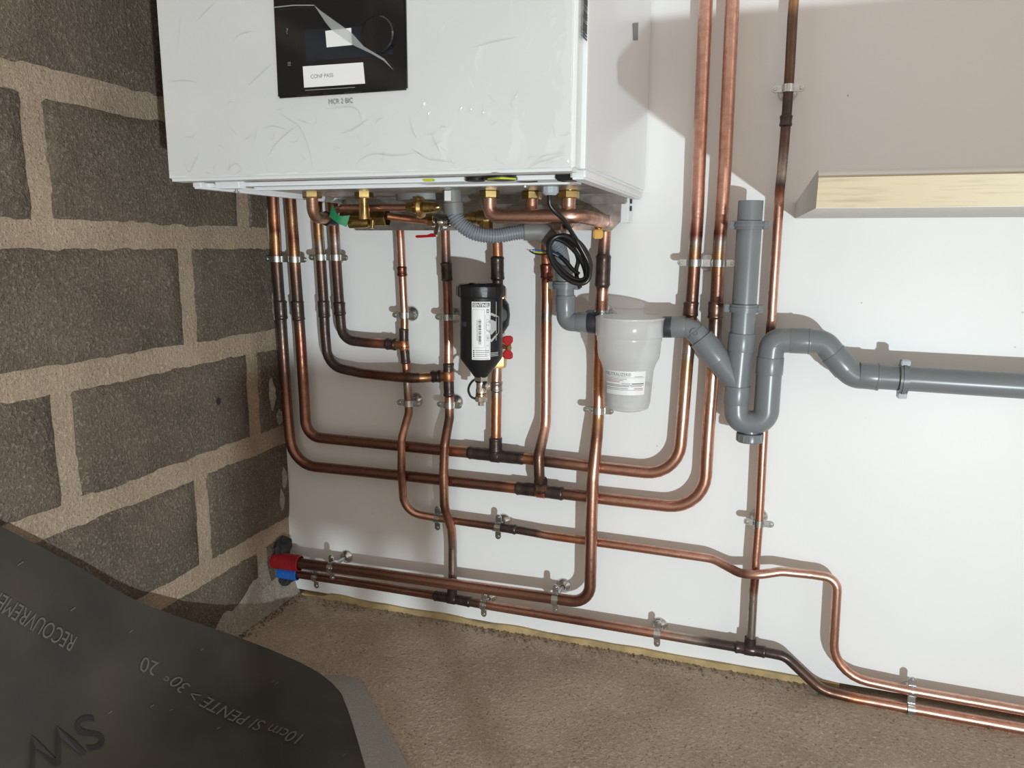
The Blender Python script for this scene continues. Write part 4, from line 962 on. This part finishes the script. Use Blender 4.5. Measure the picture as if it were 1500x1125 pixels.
for i in range(n):
    t = -1.05 + 2 * PI * turns * i / n
    k = i / n; T_ = int(turns * k + .3); a = 38.5 + 3.0 * math.sin(i * .45 + 2 * k); bb = 20.5 + 4.2 * math.sin(i * .17 + 1.0)
    x, y = lp_(t, a, bb, 2.6 * math.sin(i * .19 + .6), 2.4 * math.cos(i * .23)); pts.append(at(x, y, .185 - .045 * k + .006 * math.sin(t)))
pts += [at(846.5, 378, .142), at(844, 396, .146), at(846, 411, .148), at(850, 422, .148)]
b = MB(); b.tube(catmull(pts, 6), cr_, 12); b.build('cable', 'rubber', gl, smooth=60)
pts = [at(848, 402, .150), at(838, 394, .150), at(829, 383, .150), at(820, 375.5, .150)]
b = MB(); b.tube(catmull(pts, 6), cr_, 12); b.build('cable_end', 'rubber', gl, smooth=60)
for nm, mt_, pp in (('blue_wire', 'bluew', [(822, 377), (814, 372), (803, 368.5), (790, 366.5), (780, 366)]), ('earth_wire', 'ygw', [(820, 376), (810, 371), (800, 370), (792, 370), (783, 369)]), ('black_wire', 'rubber', [(820, 377), (806, 372), (794, 373), (783, 371.5), (776, 367.5)])):
    P_ = catmull([at(x, y, .150 + .001 * i) for i, (x, y) in enumerate(pp)], 6); b = MB(); b.tube(P_, .0012, 8); w_o = b.build(nm, mt_, gl)
    d_ = (P_[-1] - P_[-3]).normalized(); b = MB(); b.tube([P_[-1], P_[-1] + d_ * .006], .0006, 6); b.build('bare_end', 'chrome', w_o)

# ================================================================== SLEEVES IN THE CORNER
def corrugated(name, a, c, r, material, label):
    pitch = .0042; d = c - a; n = int(d.length / pitch) * 4
    b = MB(); b.tube([a + d * i / n for i in range(n + 1)], [r * (1.06 if i % 4 in (1, 2) else .90) for i in range(n + 1)], 22, caps=False)
    n2 = 2; b.tube([c, a], [r * .82] * 2, 22, caps=False)
    return tag(b.build(name, material, smooth=50), label, 'conduit')
ra, rc_ = at(402, 820.5, .062), at(440, 825.5, .062); corrugated('conduit_sleeve', V((.002, ra.y, ra.z)), rc_, .0165, 'redc', 'red corrugated conduit sleeve leaving the corner around a copper pipe')
ra, rc_ = at(402, 836.5, .046), at(437, 841.5, .046); corrugated('conduit_sleeve', V((.002, ra.y, ra.z)), rc_, .0128, 'bluec', 'blue corrugated conduit sleeve leaving the corner under the red one')
def lump(name, c, sx, sy, sz, seed, material, label, cat):
    bm = bmesh.new(); bmesh.ops.create_icosphere(bm, subdivisions=3, radius=1)
    vs = []
    for v in bm.verts:
        k = 1 + .45 * noise.noise(v.co * 1.8 + V((seed, 0, 0))); vs.append((c[0] + v.co.x * sx * k, c[1] + v.co.y * sy * k, c[2] + v.co.z * sz * k))
    b = MB(); b.add(vs, [tuple(v.index for v in f.verts) for f in bm.faces]); bm.free()
    o = b.build(name, material, smooth=30); return tag(o, label, cat)
p = at(416, 803, .045); lump('foam_lump', (.014, p.y, p.z), .015, .024, .022, 1.3, 'foam', 'ragged black foam stuffed in the corner above the red sleeve', 'foam')
p = at(418, 850, .035); lump('foam_lump', (.013, p.y, p.z + .004), .015, .022, .012, 4.7, 'foam', 'small ragged black foam under the blue sleeve', 'foam')

# ================================================================== WORKTOP
wt = thing('worktop', (1.0155, 0, .8226), 'pale wood-edged worktop jutting from the wall at the right', 'worktop')
X0, X1 = 1.0155, 2.9
prof = [(0, .8226), (-.713, .8053), (-.713, .8053), (-.7185, .8075), (-.7235, .8255), (-.7195, .8305), (-.708, .8345), (0, .850)]
def ext(pr, name, material, bev=0):
    b = MB(); b.prism([(X0, y, z) for y, z in pr], (X1 - X0, 0, 0)); return b.build(name, material, wt, smooth=40, bevel=bev)
ext([(-.001, .8226), (-.711, .8053), (-.7170, .8290), (-.712, .8330), (-.704, .8350), (-.001, .850)], 'slab', 'worktop')
ext([(-.7112, .8056), (-.7140, .8054), (-.7205, .8276), (-.7178, .8290)], 'edge_band', 'wood')

# ================================================================== MEMBRANE IN THE FOREGROUND
MC = .0085                                     # the sheet sags as a cove between the block wall and the floor: x * z = MC
def onp(px, py):
    d = ray(px, py); lo_, hi_ = .3, 3.0
    for _ in range(50):
        m_ = (lo_ + hi_) / 2; p = CAM + d * m_
        if p.x > 0 and p.z > 0 and p.x * p.z > MC: lo_ = m_
        else: hi_ = m_
    return CAM + d * lo_
def mn(p): return V((p.z, 0, p.x)).normalized()
def settle(p, n, h):                           # slide p along n until it rests h above the sheet
    for _ in range(8):
        q = p.x * p.z - MC; g_ = n.x * p.z + n.z * p.x; p = p - n * (q / g_)
    return p + n * h
mem = thing('membrane_sheet', onp(250, 1100), 'dark printed roofing membrane slumped against the block wall in the lower left foreground', 'membrane')
edge = [(-95, 724), (-50, 746), (0, 770), (60, 801), (120, 833), (170, 864), (210, 885), (270, 906), (340, 930), (400, 953), (440, 970), (468, 986), (487, 1001), (500, 1018), (509, 1038), (517, 1062), (527, 1095), (537, 1130), (552, 1190), (566, 1250)]
cenp = V((-120, 1330)); steps = [0, .012, .03, .06, .1, .15, .2, .27, .35, .45, .55, .7, .85, .999]
vs = []; lowr = []
for s_ in steps:
    for e in edge:
        q = V(e).lerp(cenp, s_); p = onp(q.x, q.y); vs.append(p + mn(p) * .0012 * noise.noise(p * 14))
nE = len(edge); nS = len(steps); fs = [(j * nE + i, j * nE + i + 1, (j + 1) * nE + i + 1, (j + 1) * nE + i) for j in range(nS - 1) for i in range(nE - 1)]
b = MB(); tot = len(vs); b.add(vs + [p - mn(p) * .0045 for p in vs], fs + [tuple(tot + k for k in f)[::-1] for f in fs] + [(i + 1, i, tot + i, tot + i + 1) for i in range(nE - 1)])
ms = b.build('sheet', 'membrane', mem, smooth=60)
def mtext(s_, size, p0, p1, material, sx=1.):
    a_, c_ = onp(*p0), onp(*p1); n = mn((a_ + c_) / 2); xd = (c_ - a_); xd = (xd - n * xd.dot(n)).normalized(); yd = n.cross(xd).normalized()
    text(s_, size, a_, xd, yd, material, ms, wrap=lambda x, y: settle(a_ + xd * x + yd * y, n, .0034), sx=sx)
LS = (onp(448, 1078) - onp(250, 975)).length
mtext('10cm SI PENTE > 30\u00b0', LS / 7.6, (450, 1080), (250, 979), 'memprint', .84)
mtext('RECOUVREMENT', LS / 8.4, (112, 934), (0, 868), 'memprint', .72)
mtext('20', LS / 7.6, (232, 972), (150, 930), 'memprint', .9)
mtext('SW', LS / 3.6, (135, 1045), (20, 1090), 'memdark')
random.seed(21)
for (px, py) in ((295, 953), (400, 1000), (405, 1003), (205, 1015), (320, 1069), (105, 892), (28, 825), (190, 925), (505, 1108), (222, 1036), (250, 1042), (160, 1045)):
    a_ = onp(px, py); n = mn(a_); a_ = a_ + n * .003; d = (onp(px + 6, py - 4) - onp(px, py)).normalized(); s_ = n.cross(d)
    b = MB(); L_ = random.uniform(.003, .005); b.add([a_ - d * L_ - s_ * .0009, a_ + d * L_ - s_ * .0009, a_ + d * L_ + s_ * .0009, a_ - d * L_ + s_ * .0009], [(0, 1, 2, 3)])
    b.build('print_dash', 'memprint', ms, smooth=0)
# grey mesh flap beside it
fl_ = [(476, 988), (500, 989), (522, 993), (534, 1006), (548, 1032), (566, 1064), (584, 1096), (602, 1130), (640, 1200)]
fi_ = [(470, 990), (486, 1000), (500, 1016), (508, 1036), (514, 1060), (524, 1095), (534, 1130), (548, 1180), (560, 1240)]
vs = []; n = len(fl_); kk = 6
for j in range(kk + 1):
    for i in range(n):
        t = j / kk; p = V((fl_[i][0], fl_[i][1])).lerp(V((fi_[i][0], fi_[i][1])), t); vs.append(atz(p.x, p.y, .003 + .012 * t))
fs = [(j * n + i, j * n + i + 1, (j + 1) * n + i + 1, (j + 1) * n + i) for j in range(kk) for i in range(n - 1)]
b = MB(); b.add(vs, fs); b.add([v - V((0, 0, .0015)) for v in vs], [f[::-1] for f in fs]); b.build('mesh_flap', 'mesh', mem, smooth=180)

# ================================================================== RUBBLE ALONG THE WALL
random.seed(4); b = MB()
def pebble(b, x, y, r):
    vs = []
    for (i, j, k) in ((1, 0, 0), (-1, 0, 0), (0, 1, 0), (0, -1, 0), (0, 0, 1), (0, 0, -1)):
        s = r * random.uniform(.6, 1.3); vs.append((x + i * s, y + j * s, max(.0, r * .4) + k * s * .7))
    b.add(vs, [(0, 2, 4), (2, 1, 4), (1, 3, 4), (3, 0, 4), (2, 0, 5), (1, 2, 5), (3, 1, 5), (0, 3, 5)])
for i in range(700):
    x = random.uniform(.02, 1.6); y = -.010 - abs(random.gauss(0, .014)); pebble(b, x, y, random.uniform(.0008, .0028) * (1.3 if random.random() < .1 else 1))
for i in range(250):
    y = random.uniform(-.32, -.01); x = .016 + abs(random.gauss(0, .012)); pebble(b, x, y, random.uniform(.001, .0028))
for i in range(160): pebble(b, random.uniform(.1, 1.4), random.uniform(-.6, -.03), random.uniform(.0008, .0018))
o = b.build('rubble', 'rubble', smooth=0); o['kind'] = 'stuff'; tag(o, 'crumbs of mortar and grit along the foot of the walls', 'rubble')

# ================================================================== UNSEEN BLOCKER BEHIND THE CAMERA (added to cast the soft shade by the corner)
sh = thing('blocker', (1.17, -1.45, 0), 'added unseen sawhorse on the concrete floor behind the photographer', 'blocker')
b = MB(); b.aabb(1.215, 1.345, -1.475, -1.43, .198, .316); b.build('blocker_beam', 'timber', sh, bevel=.004)  # sized and placed only to block the work light from the corner
for x in (1.235, 1.325):
    for s_ in (-1, 1):
        b = MB(); b.tube([V((x, -1.4525 + s_ * .018, .21)), V((x, -1.4525 + s_ * .09, .009))], .008, 6); b.build('blocker_leg', 'timber', sh)
